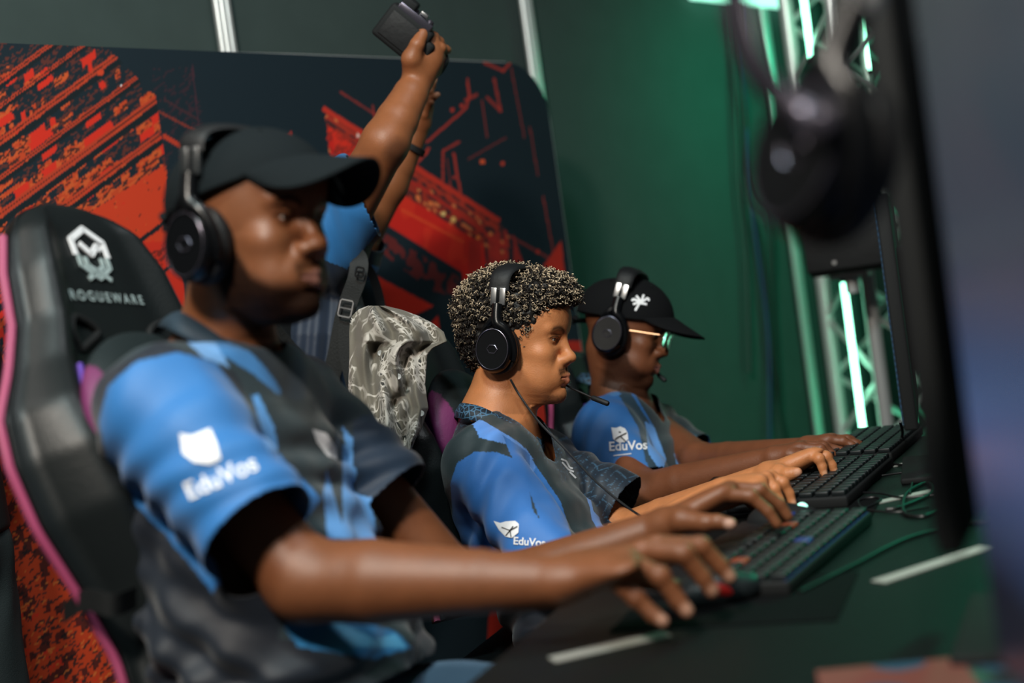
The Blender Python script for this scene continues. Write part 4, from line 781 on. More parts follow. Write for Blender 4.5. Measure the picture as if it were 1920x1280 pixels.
# ================================================================== player 3 (far seat)
SK3 = (112, 66, 42)
Pw = P
def player_far():
    P = lambda x, y, d: Pw(x, y, d * .953)
    bodypts = lambda *a: [P(*q) for q in a]
    hf = headframe(P(1152, 622, 3.46), 16, 16, 1.0); B = Body(); add_head(B, hf, jaw=1.0, nose=1.15, lips=1.25)
    neck = P(1160, 735, 3.57); SR, SL = P(1135, 812, 3.42), P(1222, 800, 3.73); lat = nrm(SR - SL)
    B.cap(hl(hf, (-.02, 0, -.04)), neck, .056, .060, .022)
    for s in (SR, SL): B.cap(neck - Z * .03, s, .05, .046, .05)
    hip = P(1290, 1060, 3.45); loft(B, [hip, P(1205, 880, 3.56), neck - Z * .05], [.13, .14, .10], [.085, .085, .065], lat)
    ER, WR = P(1205, 925, 3.22), P(1448, 862, 3.025); B.cap(SR, ER, .048, .045, .03); B.chain([ER, lerp(ER, WR, .3), WR], [.044, .041, .027], .02)
    EL, WL = P(1310, 862, 3.42), P(1512, 842, 3.10); B.cap(SL, EL, .046, .040, .03); B.chain([EL, lerp(EL, WL, .3), WL], [.036, .034, .025], .02)
    mcp = bodypts((1500, 840, 2.99), (1506, 836, 3.01), (1510, 838, 3.03), (1512, 844, 3.05)); fin = [[lerp(m, m + N * .04 - Z * .005, 1), m + N * .055 - Z * .022, m + N * .06 - Z * .037] for m in mcp]
    add_hand(B, WR, mcp, fin, [lerp(WR, mcp[0], .5) + U * -.02 + N * .01, mcp[0] - U * .02 - Z * .01, mcp[0] + N * .03 - Z * .02 - U * .015], .95)
    mc2 = bodypts((1552, 826, 3.07), (1560, 823, 3.09), (1566, 824, 3.11), (1568, 828, 3.13)); f2 = [[m + N * .030 + Z * -.004, m + N * .047 - Z * .014, m + N * .058 - Z * .026] for m in mc2]
    add_hand(B, WL, mc2, f2, [lerp(WL, mc2[0], .5) - U * .02, mc2[0] - U * .03 - Z * .01, mc2[0] - U * .025 + N * .03 - Z * .02], .95)
    root, body, V = figure('p', 'person in glasses, headset and black cap with white print, farthest seat', B, .0028, lambda V: skincol(V, hf, SK3, (140, 92, 84), ((20, 14, 12), .8, .0)), hf, base=hip * (1, 1, 0))
    legs = hip_legs(B, hip, N, lat); trousers(root, legs, hip, lat, M['trouser']); shoes(root, legs, N)
    c = cap(hf, root, M['capb'], vis=.080, drop=.020, bend=.30, vw=62, z0=.058, slope=.55, r=(.118, .094, .094), cz=.044)
    cr = [o for o in c.children if o.name.startswith('crown')][0]; t = bvh(cr)
    decal('printed_palm', 1199, 566, *strokes2d([[(-8, 16), (0, 2), (6, -4)], [(2, 0), (-12, -6), (-14, -2)], [(2, -2), (-6, -12)], [(4, -2), (8, -14)], [(4, 0), (16, -8), (18, -2)], [(2, 2), (14, 4)], [(-12, 4), (0, 0)]], 4.2), t, M['white'], cr)
    G = Body(); CR = P(1245, 905, 3.285); CL = P(1300, 855, 3.64)
    def wr(p, s): return .0035 * np.sin((p @ nrm(Z - N * .35)) * 80 + 2 * np.sin(p @ U * 13)) * np.clip(1.1 - s, .1, 1)
    loft(G, [P(1300, 1050, 3.44), P(1240, 950, 3.51), P(1195, 860, 3.56), P(1160, 780, 3.57)], [.18, .175, .165, .115], [.12, .115, .105, .075], lat, wrinkle=wr)
    for s, r in ((SR, .058), (SL, .056)): G.cap(neck - Z * .045, s, .062, r, .05)
    G.cap(SR, P(1195, 905, 3.30), .074, .074, .03); G.cap(SL, CL, .06, .06, .03); CR = P(1195, 905, 3.30)
    aR, aL = nrm(P(1250, 925, 3.25) - SR), nrm(CL - SL); g0 = G.eval; V, Q = surf(lambda p: g0(p) + .003 * np.sin((p @ aR) * 80 + 2.6 * np.sin(p @ RC * 28) + 2 * np.sin(p @ UC * 14)), *G.bounds(), .0034)
    GT = Body(); GT.e = G.e[:1]; onT = GT.eval(V.astype(float)) < .012
    keep = ~((((V - P(1225, 890, 3.3)) @ aR) > .025) & (np.linalg.norm(V - CR, axis=1) < .16) & ~onT) & ~((((V - CL) @ aL) > .005) & (np.linalg.norm(V - CL, axis=1) < .12) & ~onT)
    q = tolocal(dict(o=neck, x=N, y=U, z=Z, s=1), V); nl = np.hypot((q[:, 0] - .02) / .080, q[:, 1] / .074); keep &= ~((nl < 1) & (q[:, 2] > -.078 - .3 * q[:, 0]))
    keep &= ((V - P(1300, 1050, 3.44)) @ nrm(P(1195, 860, 3.56) - P(1300, 1050, 3.44))) > 0
    V, Q = delverts(V, Q, keep); x, y, d = proj(V); col = np.tile(np.array(rgb(44, 104, 168)), (len(V), 1))
    def put(pl, c, m=True): k = inpoly(x, y, pl) & m; col[k] = rgb(*c)
    put([(1080, 690), (1165, 715), (1165, 735), (1130, 738), (1085, 765)], (42, 66, 84)); put([(1150, 725), (1180, 735), (1215, 790), (1250, 880), (1215, 880), (1195, 800)], (40, 62, 76)); put([(1160, 690), (1320, 690), (1330, 900), (1255, 900), (1225, 800)], (34, 50, 56)); put([(1208, 790), (1225, 800), (1248, 860), (1240, 888), (1215, 850)], (96, 150, 214)); put([(1080, 690), (1110, 700), (1165, 740), (1150, 745), (1082, 712)], (74, 128, 184)); put([(1255, 790), (1330, 830), (1330, 900), (1290, 880)], (46, 84, 104))
    put([(1262, 850), (1290, 858), (1300, 880), (1270, 880)], (86, 150, 210))
    o = mesh('jersey', V, Q, M['jersey'], root, col=col); sm = o.modifiers.new('smooth', 'SMOOTH'); sm.iterations = 2; sm.factor = .5; s_ = o.modifiers.new('t', 'SOLIDIFY'); s_.thickness = .002; s_.offset = 1
    t = bvh(o); decal('crest', 1163, 815, *poly2d([(-17, -14), (-8, -13), (0, -16), (9, -12), (14, -3), (15, 8), (8, 14), (-4, 14), (-13, 8)], n=3), t, M['white'], o)
    decal('crest_line', 1163, 815, *strokes2d([[(-10, 8), (0, 2), (12, -4)], [(0, 2), (10, 12)], [(-3, -6), (1, -5)]], 1.8), t, M['jersey'], o, .003)
    decal('lettering', 1178, 843, *text2d('EduVos', 24, 3, 0, .02), t, M['white'], o)
    decal('printed_line', 1170, 850, *strokes2d([[(-20, 4), (14, 0)]], 1.5), t, M['white'], o)
    collar(root, [(1088, 703, 3.58), (1096, 700, 3.50), (1130, 712, 3.475), (1160, 735, 3.48), (1180, 762, 3.51), (1188, 742, 3.58), (1175, 718, 3.64), (1120, 700, 3.65)], [(1078, 716, 3.59), (1088, 716, 3.485), (1122, 728, 3.462), (1152, 752, 3.467), (1182, 784, 3.50), (1198, 758, 3.58), (1185, 728, 3.65), (1120, 710, 3.665)], hexmat)
    mic = [hl(hf, (.034, .100, -.030)), hl(hf, (.082, .080, -.056)), P(1222, 694, 3.56), P(1234, 702, 3.54), P(1248, 714, 3.52)]
    headset(hf, 'black over-ear headset with short microphone worn over the printed black cap', top=.152, boom=mic, group=None, zc=-.008, xc=-.008)
    g = empty('glasses', hl(hf, (.1, 0, .02)), 'thin gold glasses with green reflecting lenses on the farthest player', 'glasses'); fr = MB()
    for sy in (-1, 1):
        c0 = hl(hf, (.112 - .0, .034 * sy, .016)); ring = [c0 + (hf['y'] * math.cos(t) * .025 + hf['z'] * math.sin(t) * .020 + hf['x'] * -.006 * abs(math.cos(t)) * (1 if math.cos(t) * sy > 0 else 0)) for t in np.linspace(0, 6.283, 33)]
        fr.tube(ring, .0011, 6, False); MB().lathe(c0 - hf['x'] * .003, hf['x'], hf['y'], hf['z'], [(0, .0001), (.0, .0243), (.001, .0243), (.0016, .0001)], 32, 1, .8).build('lens', M['lens'], g)
        MB().tube([hl(hf, (.109, .058 * sy, .022)), hl(hf, (.10, .072 * sy, .022)), hl(hf, (.02, .080 * sy, .012))], .0011, 6).build('temple', M['gold'], g)
    fr.tube([hl(hf, (.114, -.009, .020)), hl(hf, (.117, 0, .023)), hl(hf, (.114, .009, .020))], .0011, 6).build('rim', M['gold'], g)
player_far()
# ================================================================== photographer raising a camera
def photographer():
    hf = headframe(P(462, 425, 3.26), -12, 18, .98); B = Body(); add_head(B, hf)
    neck = P(520, 495, 3.34); SR, SL = P(612, 462, 3.16), P(655, 480, 3.46); lat = nrm(SR - SL)
    B.cap(hl(hf, (-.02, 0, -.04)), neck, .055, .06, .022)
    for s in (SR, SL): B.cap(neck - Z * .02, s, .055, .052, .05)
    hip = P(600, 1010, 3.3); loft(B, [hip, P(585, 800, 3.3), P(580, 600, 3.3), neck - Z * .03], [.13, .135, .14, .11], [.09, .09, .09, .07], lat)
    ER, WR = P(722, 268, 3.04), P(785, 148, 3.12); B.cap(SR, ER, .060, .049, .04); B.chain([ER, lerp(ER, WR, .35), lerp(ER, WR, .75), WR], [.048, .046, .038, .032], .02)
    B.cap(lerp(ER, WR, .5) , lerp(ER, WR, .5), .001, .001)
    EL, WL = P(728, 345, 3.42), P(786, 232, 3.40); B.cap(SL, EL, .052, .045, .04); B.chain([EL, lerp(EL, WL, .3), WL], [.044, .042, .028], .02)
    # right hand round the camera grip
    mcp = bodypts((798, 82, 3.11), (812, 92, 3.12), (816, 104, 3.13), (812, 118, 3.14)); 
    B.ell(P(792, 104, 3.12), (.047, .033, .054), (RC, fwd, UC), .02)
    fin = [bodypts((800, 62, 3.12), (792, 54, 3.14), (800, 52, 3.16)), bodypts((812, 70, 3.12), (824, 78, 3.14), (829, 84, 3.16)), bodypts((826, 90, 3.12), (836, 93, 3.14), (840, 94, 3.16)), bodypts((826, 108, 3.14), (822, 116, 3.17), (812, 118, 3.19))]
    add_hand(B, WR, mcp, fin, bodypts((772, 110, 3.08), (782, 84, 3.07), (792, 64, 3.08), (800, 54, 3.1)), 1.18)
    mc2 = bodypts((800, 205, 3.39), (804, 200, 3.41), (804, 198, 3.43), (802, 200, 3.45)); f2 = [bodypts((808, 186, 3.38), (815, 181, 3.37), (821, 177, 3.37)), bodypts((806, 172, 3.4), (810, 160, 3.4), (815, 149, 3.4)), bodypts((803, 172, 3.43), (808, 165, 3.43), (813, 162, 3.43)), bodypts((798, 180, 3.46), (800, 168, 3.46), (802, 160, 3.46))]
    add_hand(B, WL, mc2, f2, bodypts((794, 214, 3.37), (802, 200, 3.36), (808, 192, 3.35)), .9)
    SKp = (136, 82, 50); ex = [(ER + UC * -.02 + RC * .025 - fwd * .03, .028, rgb(70, 42, 30), .6)] + [(f[-1], .010, rgb(206, 150, 116), .7) for f in fin[:3] + f2[:2]]
    root, body, V = figure('p', 'person with a backpack raising both arms to hold a camera overhead, behind nearest player', B, .0030, lambda V: skincol(V, hf, SKp, (140, 90, 76), extra=ex), hf, base=hip * (1, 1, 0))
    H = Body(); ax = (hf['x'], hf['y'], hf['z']); H.ell(hl(hf, (-.012, 0, .058)), (.100, .082, .084), ax, .02); H.ell(hl(hf, (.125, 0, .0)), (.07, .11, .07), ax, .01, 1); V, Q = surf(H.eval, *H.bounds(), .005); mesh('hair', V, Q, M['hair'], root, col=np.tile(np.array(rgb(20, 15, 12)), (len(V), 1)))
    B = Body(); B.ell(hip, (.17, .12, .11), (lat, np.cross(Z, lat), Z), .05)
    for s in (-1, 1):
        f = (hip + lat * .11 * s) * (1, 1, 0); B.cap(hip + lat * .085 * s, f + Z * .38 + N * .04, .095, .07, .04); B.cap(f + Z * .38 + N * .04, f + Z * .08, .07, .056, .03)
    e0 = B.eval; V, Q = surf(lambda p: e0(p) + .004 * noise3(p, 30), *B.bounds(), .008); mesh('trousers', V, Q, M['trouser'], root); shoes(root, [(0, 0, (hip + lat * .11 * s) * (1, 1, 0)) for s in (-1, 1)], N)
    G = Body(); CR = P(676, 352, 3.1); CL = P(678, 445, 3.44)
    def wr(p, s): return .0050 * np.sin((p @ U) * 30 + (p @ RC) * 75 + 1.5 * np.sin(p[:, 2] * 9)) * (.35 + .65 * np.clip(1 - s, 0, 1))
    loft(G, [P(605, 980, 3.3), P(600, 780, 3.3), P(594, 630, 3.3), P(588, 530, 3.31)], [.19, .185, .18, .14], [.145, .135, .13, .10], lat, wrinkle=wr)
    for s, r in ((SR, .072), (SL, .066)): G.cap(neck - Z * .05 + N * .02, s, .068, r, .05)
    G.cap(SR, P(662, 372, 3.11), .088, .094, .04); G.cap(SL, CL, .066, .066, .03); aR, aL = nrm(RC * .92 + UC * .38), nrm(CL - SL)
    g0 = G.eval; V, Q = surf(lambda p: g0(p) + .0040 * np.sin((p @ RC) * 105 + 2.6 * np.sin(p @ UC * 9) + 2 * np.sin(p @ RC * 21)), *G.bounds(), .0036); GT = Body(); GT.e = G.e[:1]; onT = GT.eval(V.astype(float)) < .006
    keep = ~((((V - CR) @ aR) > .0) & (np.linalg.norm(V - CR, axis=1) < .2) & ~onT) & ~((((V - CL) @ aL) > .01) & (np.linalg.norm(V - CL, axis=1) < .12) & ~onT)
    q = tolocal(dict(o=neck, x=N, y=U, z=Z, s=1), V); nl = np.hypot((q[:, 0] - .02) / .082, q[:, 1] / .074); keep &= ~((nl < 1) & (q[:, 2] > -.075 - .3 * q[:, 0])); keep &= ((V - P(605, 980, 3.3)) @ nrm(P(592, 500, 3.3) - P(605, 980, 3.3))) > 0
    V, Q = delverts(V, Q, keep); x, y, d = proj(V); col = np.tile(np.array(rgb(26, 38, 56)), (len(V), 1)); 
    def put(pl, c, m=True): k = inpoly(x, y, pl) & m; col[k] = rgb(*c)
    put([(540, 260), (720, 260), (720, 420), (650, 503), (600, 484), (540, 470)], (44, 112, 172)); put([(676, 490), (710, 500), (735, 560), (725, 580), (690, 560)], (52, 128, 196)); put([(620, 700), (660, 690), (660, 900), (610, 900)], (40, 78, 112)); 
    o = mesh('jersey', V, Q, M['jersey'], root, col=col); sm = o.modifiers.new('smooth', 'SMOOTH'); sm.iterations = 2; sm.factor = .5; s_ = o.modifiers.new('t', 'SOLIDIFY'); s_.thickness = .002; s_.offset = 1
    # wristwatch-like dark band on the far wrist
    o = MB().tube([P(768, 282, 3.40), P(773, 272, 3.40)], .036, 16).build('wristband', M['matte'], root)
    # camera
    c = P(757, 62, 3.10); a1 = nrm(RC * .78 + UC * -.62 + fwd * .12); a2 = nrm(RC * .50 + UC * .80 - fwd * .25); a2 = nrm(a2 - a1 * (a1 @ a2)); a3 = -np.cross(a1, a2)   # a1 along the body bottom edge, a2 upwards
    g = empty('camera', c, 'black handheld camera held overhead by the raised hand', 'camera')
    MB().box(c, (a1, a2, a3), (.056, .042, .026), .008).build('camera_body', M['matte'], g)
    MB().box(c + a2 * .044, (a1, a2, a3), (.044, .010, .024), .004).build('top_plate', M['chrome'], g)
    MB().box(c + a2 * .058 - a1 * .026, (a1, a2, a3), (.018, .012, .022), .006).build('viewfinder', M['matte'], g)
    MB().box(c + a2 * .060 + a1 * .012, (a1, a2, a3), (.009, .004, .010), .001).build('hot_shoe', M['steel'], g)
    for k in (-1, 1): MB().lathe(c + a2 * .052 + a1 * (.02 * k + .012), a2, a1, a3, [(0, .008), (.006, .008), (.007, .006)], 20).build('dial', M['chrome'], g)
    MB().lathe(c + a3 * .024 + a1 * .0, a3, a1, a2, [(0, .030), (.01, .031), (.03, .029), (.055, .030), (.060, .027)], 32).build('lens', M['black'], g)
    MB().box(c + a1 * .062 + a2 * -.01, (a1, a2, a3), (.012, .034, .024), .008).build('grip', M['matte'], g)
    MB().box(c - a3 * .028 - a1 * .0, (a1, a2, a3), (.044, .030, .002), .001).build('screen', M['soft'], g)
    MB().tube(curve([P(828, 100, 3.16), P(832, 112, 3.15), P(824, 128, 3.15), P(815, 136, 3.15)], 5), .012, 8).build('hand_strap', M['strap'], g)
    # backpack
    g = empty('backpack', P(520, 800, 3.2), 'black backpack with red zip pull worn by the person raising the camera', 'backpack')
    K = Body(); K.fn(lambda p: (lambda q: np.linalg.norm(np.maximum(np.abs(q) - np.array([.07, .11, .20]), 0), axis=1) - .03)(np.stack([(p - P(500, 725, 3.20)) @ N, (p - P(500, 725, 3.20)) @ U, (p - P(500, 725, 3.20)) @ Z], 1)), P(500, 725, 3.20), .3, .01)
    k0 = K.eval; V, Q = surf(lambda p: k0(p) + .003 * noise3(p, 40), *K.bounds(), .006); mesh('pack_body', V, Q, M['pack'], g)
    for pts, w, nm in (([(600, 480, 3.20), (650, 476, 3.12), (672, 485, 3.09), (670, 520, 3.08), (656, 560, 3.085), (644, 600, 3.09), (628, 680, 3.10), (600, 760, 3.12)], .020, 'shoulder_strap'), ([(680, 488, 3.28), (700, 520, 3.28), (712, 560, 3.27), (716, 590, 3.27)], .010, 'shoulder_strap'), ([(648, 590, 3.085), (650, 660, 3.09), (665, 740, 3.10), (660, 800, 3.12)], .016, 'side_strap'), ([(505, 600, 3.02), (540, 640, 3.05), (585, 700, 3.08), (620, 770, 3.1)], .009, 'webbing_strap'), ([(480, 640, 3.0), (520, 690, 3.03), (560, 740, 3.06)], .016, 'webbing_strap')):
        c_ = curve([P(*q) for q in pts], 6); V = []; 
        for i, q in enumerate(c_):
            t = nrm(c_[min(i + 1, len(c_) - 1)] - c_[max(i - 1, 0)]); sd = nrm(np.cross(t, fwd))
            V += [q + sd * w - fwd * .004, q - sd * w - fwd * .004, q - sd * w + fwd * .004, q + sd * w + fwd * .004]
        Fs = [(4 * i + j, 4 * i + (j + 1) % 4, 4 * i + 4 + (j + 1) % 4, 4 * i + 4 + j) for i in range(len(c_) - 1) for j in range(4)]; MB().add(V, Fs).build(nm, M['strap'], g, sharp=50)
    for (x, y, d, sx, sy, mt) in ((648, 578, 3.065, .014, .018, 'steel'), (674, 510, 3.06, .008, .010, 'black')):
        c_ = P(x, y, d); e1 = nrm(RC * .97 + UC * -.2); e2 = nrm(UC * .97 + RC * .2); MB().tube([c_ + e1 * sx * a_ + e2 * sy * b_ for a_, b_ in ((-1, -.8), (-.8, -1), (.8, -1), (1, -.8), (1, .8), (.8, 1), (-.8, 1), (-1, .8), (-1, -.8))], .0022, 6, False).tube([c_ - e1 * sx, c_ + e1 * sx], .002, 6).build('buckle', M[mt], g)
    MB().tube(curve([P(545, 684, 3.0), P(550, 696, 3.0), P(556, 706, 3.0)], 4), [.0025] + [.005] * 7 + [.0025], 6).build('zip_pull', M['red'], g)
photographer()
# ================================================================== standing person cut off at the left
def bystander():
    hip = P(-165, 955, 2.58); hip[2] = .86; lat = nrm(U * 1.0); n_ = -N; f = np.array
    B = Body(); neck = hip + Z * .52; hd = headframe(neck + Z * .16 + U * .09, 0, 200, 1.0); add_head(B, hd); B.cap(neck + Z * .1, neck, .055, .06, .02); SR, SL = neck - U * .19 - Z * .05, neck + U * .19 - Z * .05
    loft(B, [hip, hip + Z * .3, neck - Z * .04], [.14, .15, .11], [.09, .10, .07], lat)
    for s, q in ((SR, -1), (SL, 1)):
        e = s - Z * .28 + U * .03 * q; w = e - Z * .10 - N * .22; B.cap(neck - Z * .03, s, .05, .05, .05); B.cap(s, e, .048, .04, .03); B.cap(e, w, .04, .027, .02)
        m = [w - N * .085 - Z * (.03 - .02 * i) * -1 for i in range(4)]; add_hand(B, w, m, [[x - N * .035, x - N * .06 - U * .012 * q, x - N * .075 - U * .02 * q] for x in m], [w - N * .04 + Z * .035, w - N * .075 + Z * .045, w - N * .1 + Z * .045], .95)
    root, b, V = figure('p', 'person in dark trousers standing at the left edge, cut off by the frame', B, .005, lambda V: skincol(V, hd, SK3, (120, 80, 70)), hd, base=hip * (1, 1, 0))
    G = Body(); loft(G, [hip + Z * .02, hip + Z * .3, neck - Z * .05], [.185, .18, .13], [.13, .125, .09], lat)
    for s, q in ((SR, -1), (SL, 1)): G.cap(neck - Z * .04, s, .06, .06, .05); G.cap(s, s - Z * .2 + U * .02 * q, .062, .062, .03)
    V, Q = surf(G.eval, *G.bounds(), .007); mesh('t_shirt', V, Q, M['matte'], root)
    T = Body(); T.ell(hip, (.165, .13, .11), (lat, n_, Z), .05)
    for s in (-1, 1): k = (hip + U * .11 * s) * (1, 1, 0); T.cap(hip + U * .085 * s, k + Z * .45, .105, .078, .04); T.cap(k + Z * .45, k + Z * .07, .078, .062, .03)
    e0 = T.eval; V, Q = surf(lambda p: e0(p) + .005 * noise3(p * (1, 1, .4), 40), *T.bounds(), .006); mesh('trousers', V, Q, M['trouser'], root); shoes(root, [(0, 0, (hip + U * .11 * s) * (1, 1, 0)) for s in (-1, 1)], N)
bystander()
# ================================================================== gaming chairs
def chair(T, Bp, label, logo=False, pillow=True, lat_off=.02):
    ax = nrm(T - Bp); lat = nrm(U - ax * (U @ ax)); fr = nrm(np.cross(lat, ax)); fr = fr if fr @ N > 0 else -fr; Lz = np.linalg.norm(T - Bp)
    base = (Bp + N * .22) * (1, 1, 0); root = empty('gaming_chair', base, label, 'gaming chair', None)
    zs = [0, .1, .2, .3, .42, .52, .6, .68, .76, .86, .93, .975, 1.0]; ws = [.225, .205, .20, .225, .262, .272, .262, .215, .178, .158, .132, .098, .04]; bo = [.05, .05, .055, .07, .085, .08, .06, .035, .03, .03, .02, .01, 0]
    nz, na = 90, 48; V = []; col = []
    for side in (1, -1):
        for j in range(nz):
            t = j / (nz - 1); w = np.interp(t, zs, ws); bb = np.interp(t, zs, bo)
            for i in range(na):
                a = 2 * i / (na - 1) - 1; e = (1 - abs(a) ** 7) ** .5 * min(1, (1 - t) * 14 + .15) ** .5; wing = np.exp(-((abs(a) - .82) / .17) ** 2)
                x = (.035 + bb * wing) * e if side > 0 else -.045 * e + .012 * (1 - e)
                V.append(Bp + ax * Lz * t + lat * w * a + fr * x)
                c = (20, 24, 25)
                if side > 0 and .10 < t < .66 and .50 < abs(a) < .66: c = (96, 60, 140) if t > .42 else (78, 26, 62)
                col.append(rgb(*c))
    o1 = nz * na; Fs = []
    for j in range(nz - 1):
        for i in range(na - 1): k = j * na + i; Fs += [(k, k + 1, k + na + 1, k + na), (o1 + k, o1 + k + na, o1 + k + na + 1, o1 + k + 1)]
        Fs += [(j * na, (j + 1) * na, o1 + (j + 1) * na, o1 + j * na), (j * na + na - 1, o1 + j * na + na - 1, o1 + (j + 1) * na + na - 1, (j + 1) * na + na - 1)]
    for i in range(na - 1): k = (nz - 1) * na + i; Fs += [(k, k + 1, o1 + k + 1, o1 + k), (i, o1 + i, o1 + i + 1, i + 1)]
    o = mesh('backrest', V, Fs, M['leather'], root, col=np.array(col)); t_ = bvh(o)
    for s in (-1, 1):
        pts = [Bp + ax * Lz * t + lat * s * (np.interp(t, zs, ws) + .003) + fr * -.004 for t in np.linspace(0, .93, 40)]; MB().tube(pts, .0065, 8).build('piping', M['piping'], o)
        pts = [Bp + ax * Lz * t + lat * s * np.interp(t, zs, ws) * .70 + fr * (.045 + np.interp(t, zs, bo) * .45) for t in np.linspace(.12, .66, 30)]; MB().tube(pts, .004, 6).build('piping', M['violet'], o)
        MB().tube(curve([Bp + ax * Lz * .70 + lat * s * .11 + fr * .036, Bp + ax * Lz * .735 + lat * s * .125 + fr * .045, Bp + ax * Lz * .76 + lat * s * .10 + fr * .040, Bp + ax * Lz * .735 + lat * s * .06 + fr * .037, Bp + ax * Lz * .70 + lat * s * .11 + fr * .036], 5), .006, 8).build('harness_slot', M['matte'], o)
    if pillow:
        Pc = Bp + ax * Lz * .54 + fr * .095 - lat * lat_off; K = Body(); K.ell(Pc, (.062, .150, .125), (fr, lat, ax), .01); K.ell(Pc, (.034, .162, .135), (fr, lat, ax), .02)
        V, Q = surf(K.eval, *K.bounds(), .006); q = (V - Pc); a = np.abs(q @ lat); c = np.tile(np.array(rgb(30, 38, 40)), (len(V), 1)); c[a > .128] = rgb(104, 44, 86); mesh('headrest_cushion', V, Q, M['pillow'], root, col=c)
        V = Bp + ax * Lz * .36 + fr * .07; K = Body(); K.ell(V, (.05, .16, .09), (fr, lat, ax), .01); v, Q = surf(K.eval, *K.bounds(), .007); mesh('lumbar_cushion', v, Q, M['pillow'], root, col=np.tile(np.array(rgb(70, 24, 56)), (len(v), 1)))
    if logo:
        def on(x, y): return Bp + ax * Lz * (.875 + y) + lat * (x - .010) + fr * .0375
        def st(lines, w, nm, m):
            b = MB()
            for l in lines:
                for (x1, y1), (x2, y2) in zip(l[:-1], l[1:]):
                    p, q = on(x1, y1), on(x2, y2); d_ = nrm(q - p); b.box((p + q) / 2, (d_, np.cross(fr, d_), fr), (np.linalg.norm(q - p) / 2 + w * .35, w, .0012))
            b.build(nm, M[m], o)
        k = 1.0
        st([[(-.036, .010), (-.036, .038), (0, .062), (.036, .038), (.036, .010)], [(-.018, .030), (0, .012), (.018, .030), (.024, .024)]], .0048, 'emblem', 'white')
        st([[(-.032, .006), (-.032, -.012), (0, -.035), (.032, -.012), (.032, .006)], [(-.018, .004), (-.018, -.010), (.024, -.036)], [(.018, .004), (.018, -.010), (-.024, -.036)]], .0036, 'emblem_base', 'grey')
        tv, tf = text2d('ROGUEWARE', .0255, 0, 0, .012, sx=.82, spacing=1.45); b = MB(); b.add([on(-x * -1, -y - .080) + fr * .0008 for x, y in tv], tf); b.build('lettering', M['grey'], o, smooth=False)
    S = Body(); sc = Bp + N * .20 - Z * .0; sc[2] = .44; S.fn(lambda p: (lambda q: np.linalg.norm(np.maximum(np.abs(q) - np.array([.20, .19, .02]), 0), axis=1) - .035 + .02 * 0)(np.stack([(p - sc) @ N, (p - sc) @ U, (p - sc) @ Z], 1)), sc, .34, .01)
    for s in (-1, 1): S.cap(sc + U * .225 * s - N * .19, sc + U * .225 * s + N * .16, .055, .05, .03)
    V, Q = surf(S.eval, *S.bounds(), .008); mesh('seat', V, Q, M['leather'], root, col=np.tile(np.array(rgb(20, 24, 25)), (len(V), 1)))
    b0 = base + 0; MB().tube([b0 + Z * .10, b0 + Z * .24, b0 + Z * .245, b0 + Z * .40], [.03, .03, .018, .018], 16).box(b0 + Z * .395, (N, U, Z), (.11, .09, .012), .004).build('column', M['matte'], root)
    for k in range(5):
        a = 2 * math.pi * k / 5 + .4; d_ = np.array([math.cos(a), math.sin(a), 0]); MB().tube([b0 + Z * .12, b0 + d_ * .15 + Z * .105, b0 + d_ * .31 + Z * .08], [.028, .022, .016], 10).build('leg', M['matte'], root)
        s_ = np.cross(Z, d_); MB().lathe(b0 + d_ * .31 + Z * .031 - s_ * .022, s_, d_, Z, [(0, .026), (.004, .031), (.018, .031), (.026, .031), (.040, .031), (.044, .026)], 20).build('castor', M['matte'], root)
    return root
c1 = chair(P(106, 392, 2.13), P(470, 1400, 1.98), 'large black gaming chair with pink piping and white emblem at the left edge', logo=True, lat_off=.06)
chair(P(738, 592, 3.03), P(915, 1140, 2.90), 'black gaming chair with violet piping and a patterned shirt hung over it')
chair(P(1048, 660, 3.66), P(1180, 985, 3.60), 'black gaming chair behind the farthest player')
# strap around the near chair
def chair_strap():
    pts = [P(118, 1150, 1.90), P(160, 1125, 1.78), P(210, 1135, 1.75), P(255, 1120, 1.80)]; V = []; c_ = curve(pts, 6)
    for q in c_: V += [q + UC * .014, q - UC * .014, q - UC * .014 + fwd * .004, q + UC * .014 + fwd * .004]
    MB().add(V, [(4 * i + j, 4 * i + (j + 1) % 4, 4 * i + 4 + (j + 1) % 4, 4 * i + 4 + j) for i in range(len(c_) - 1) for j in range(4)]).build('strap', M['matte'], c1)
chair_strap()
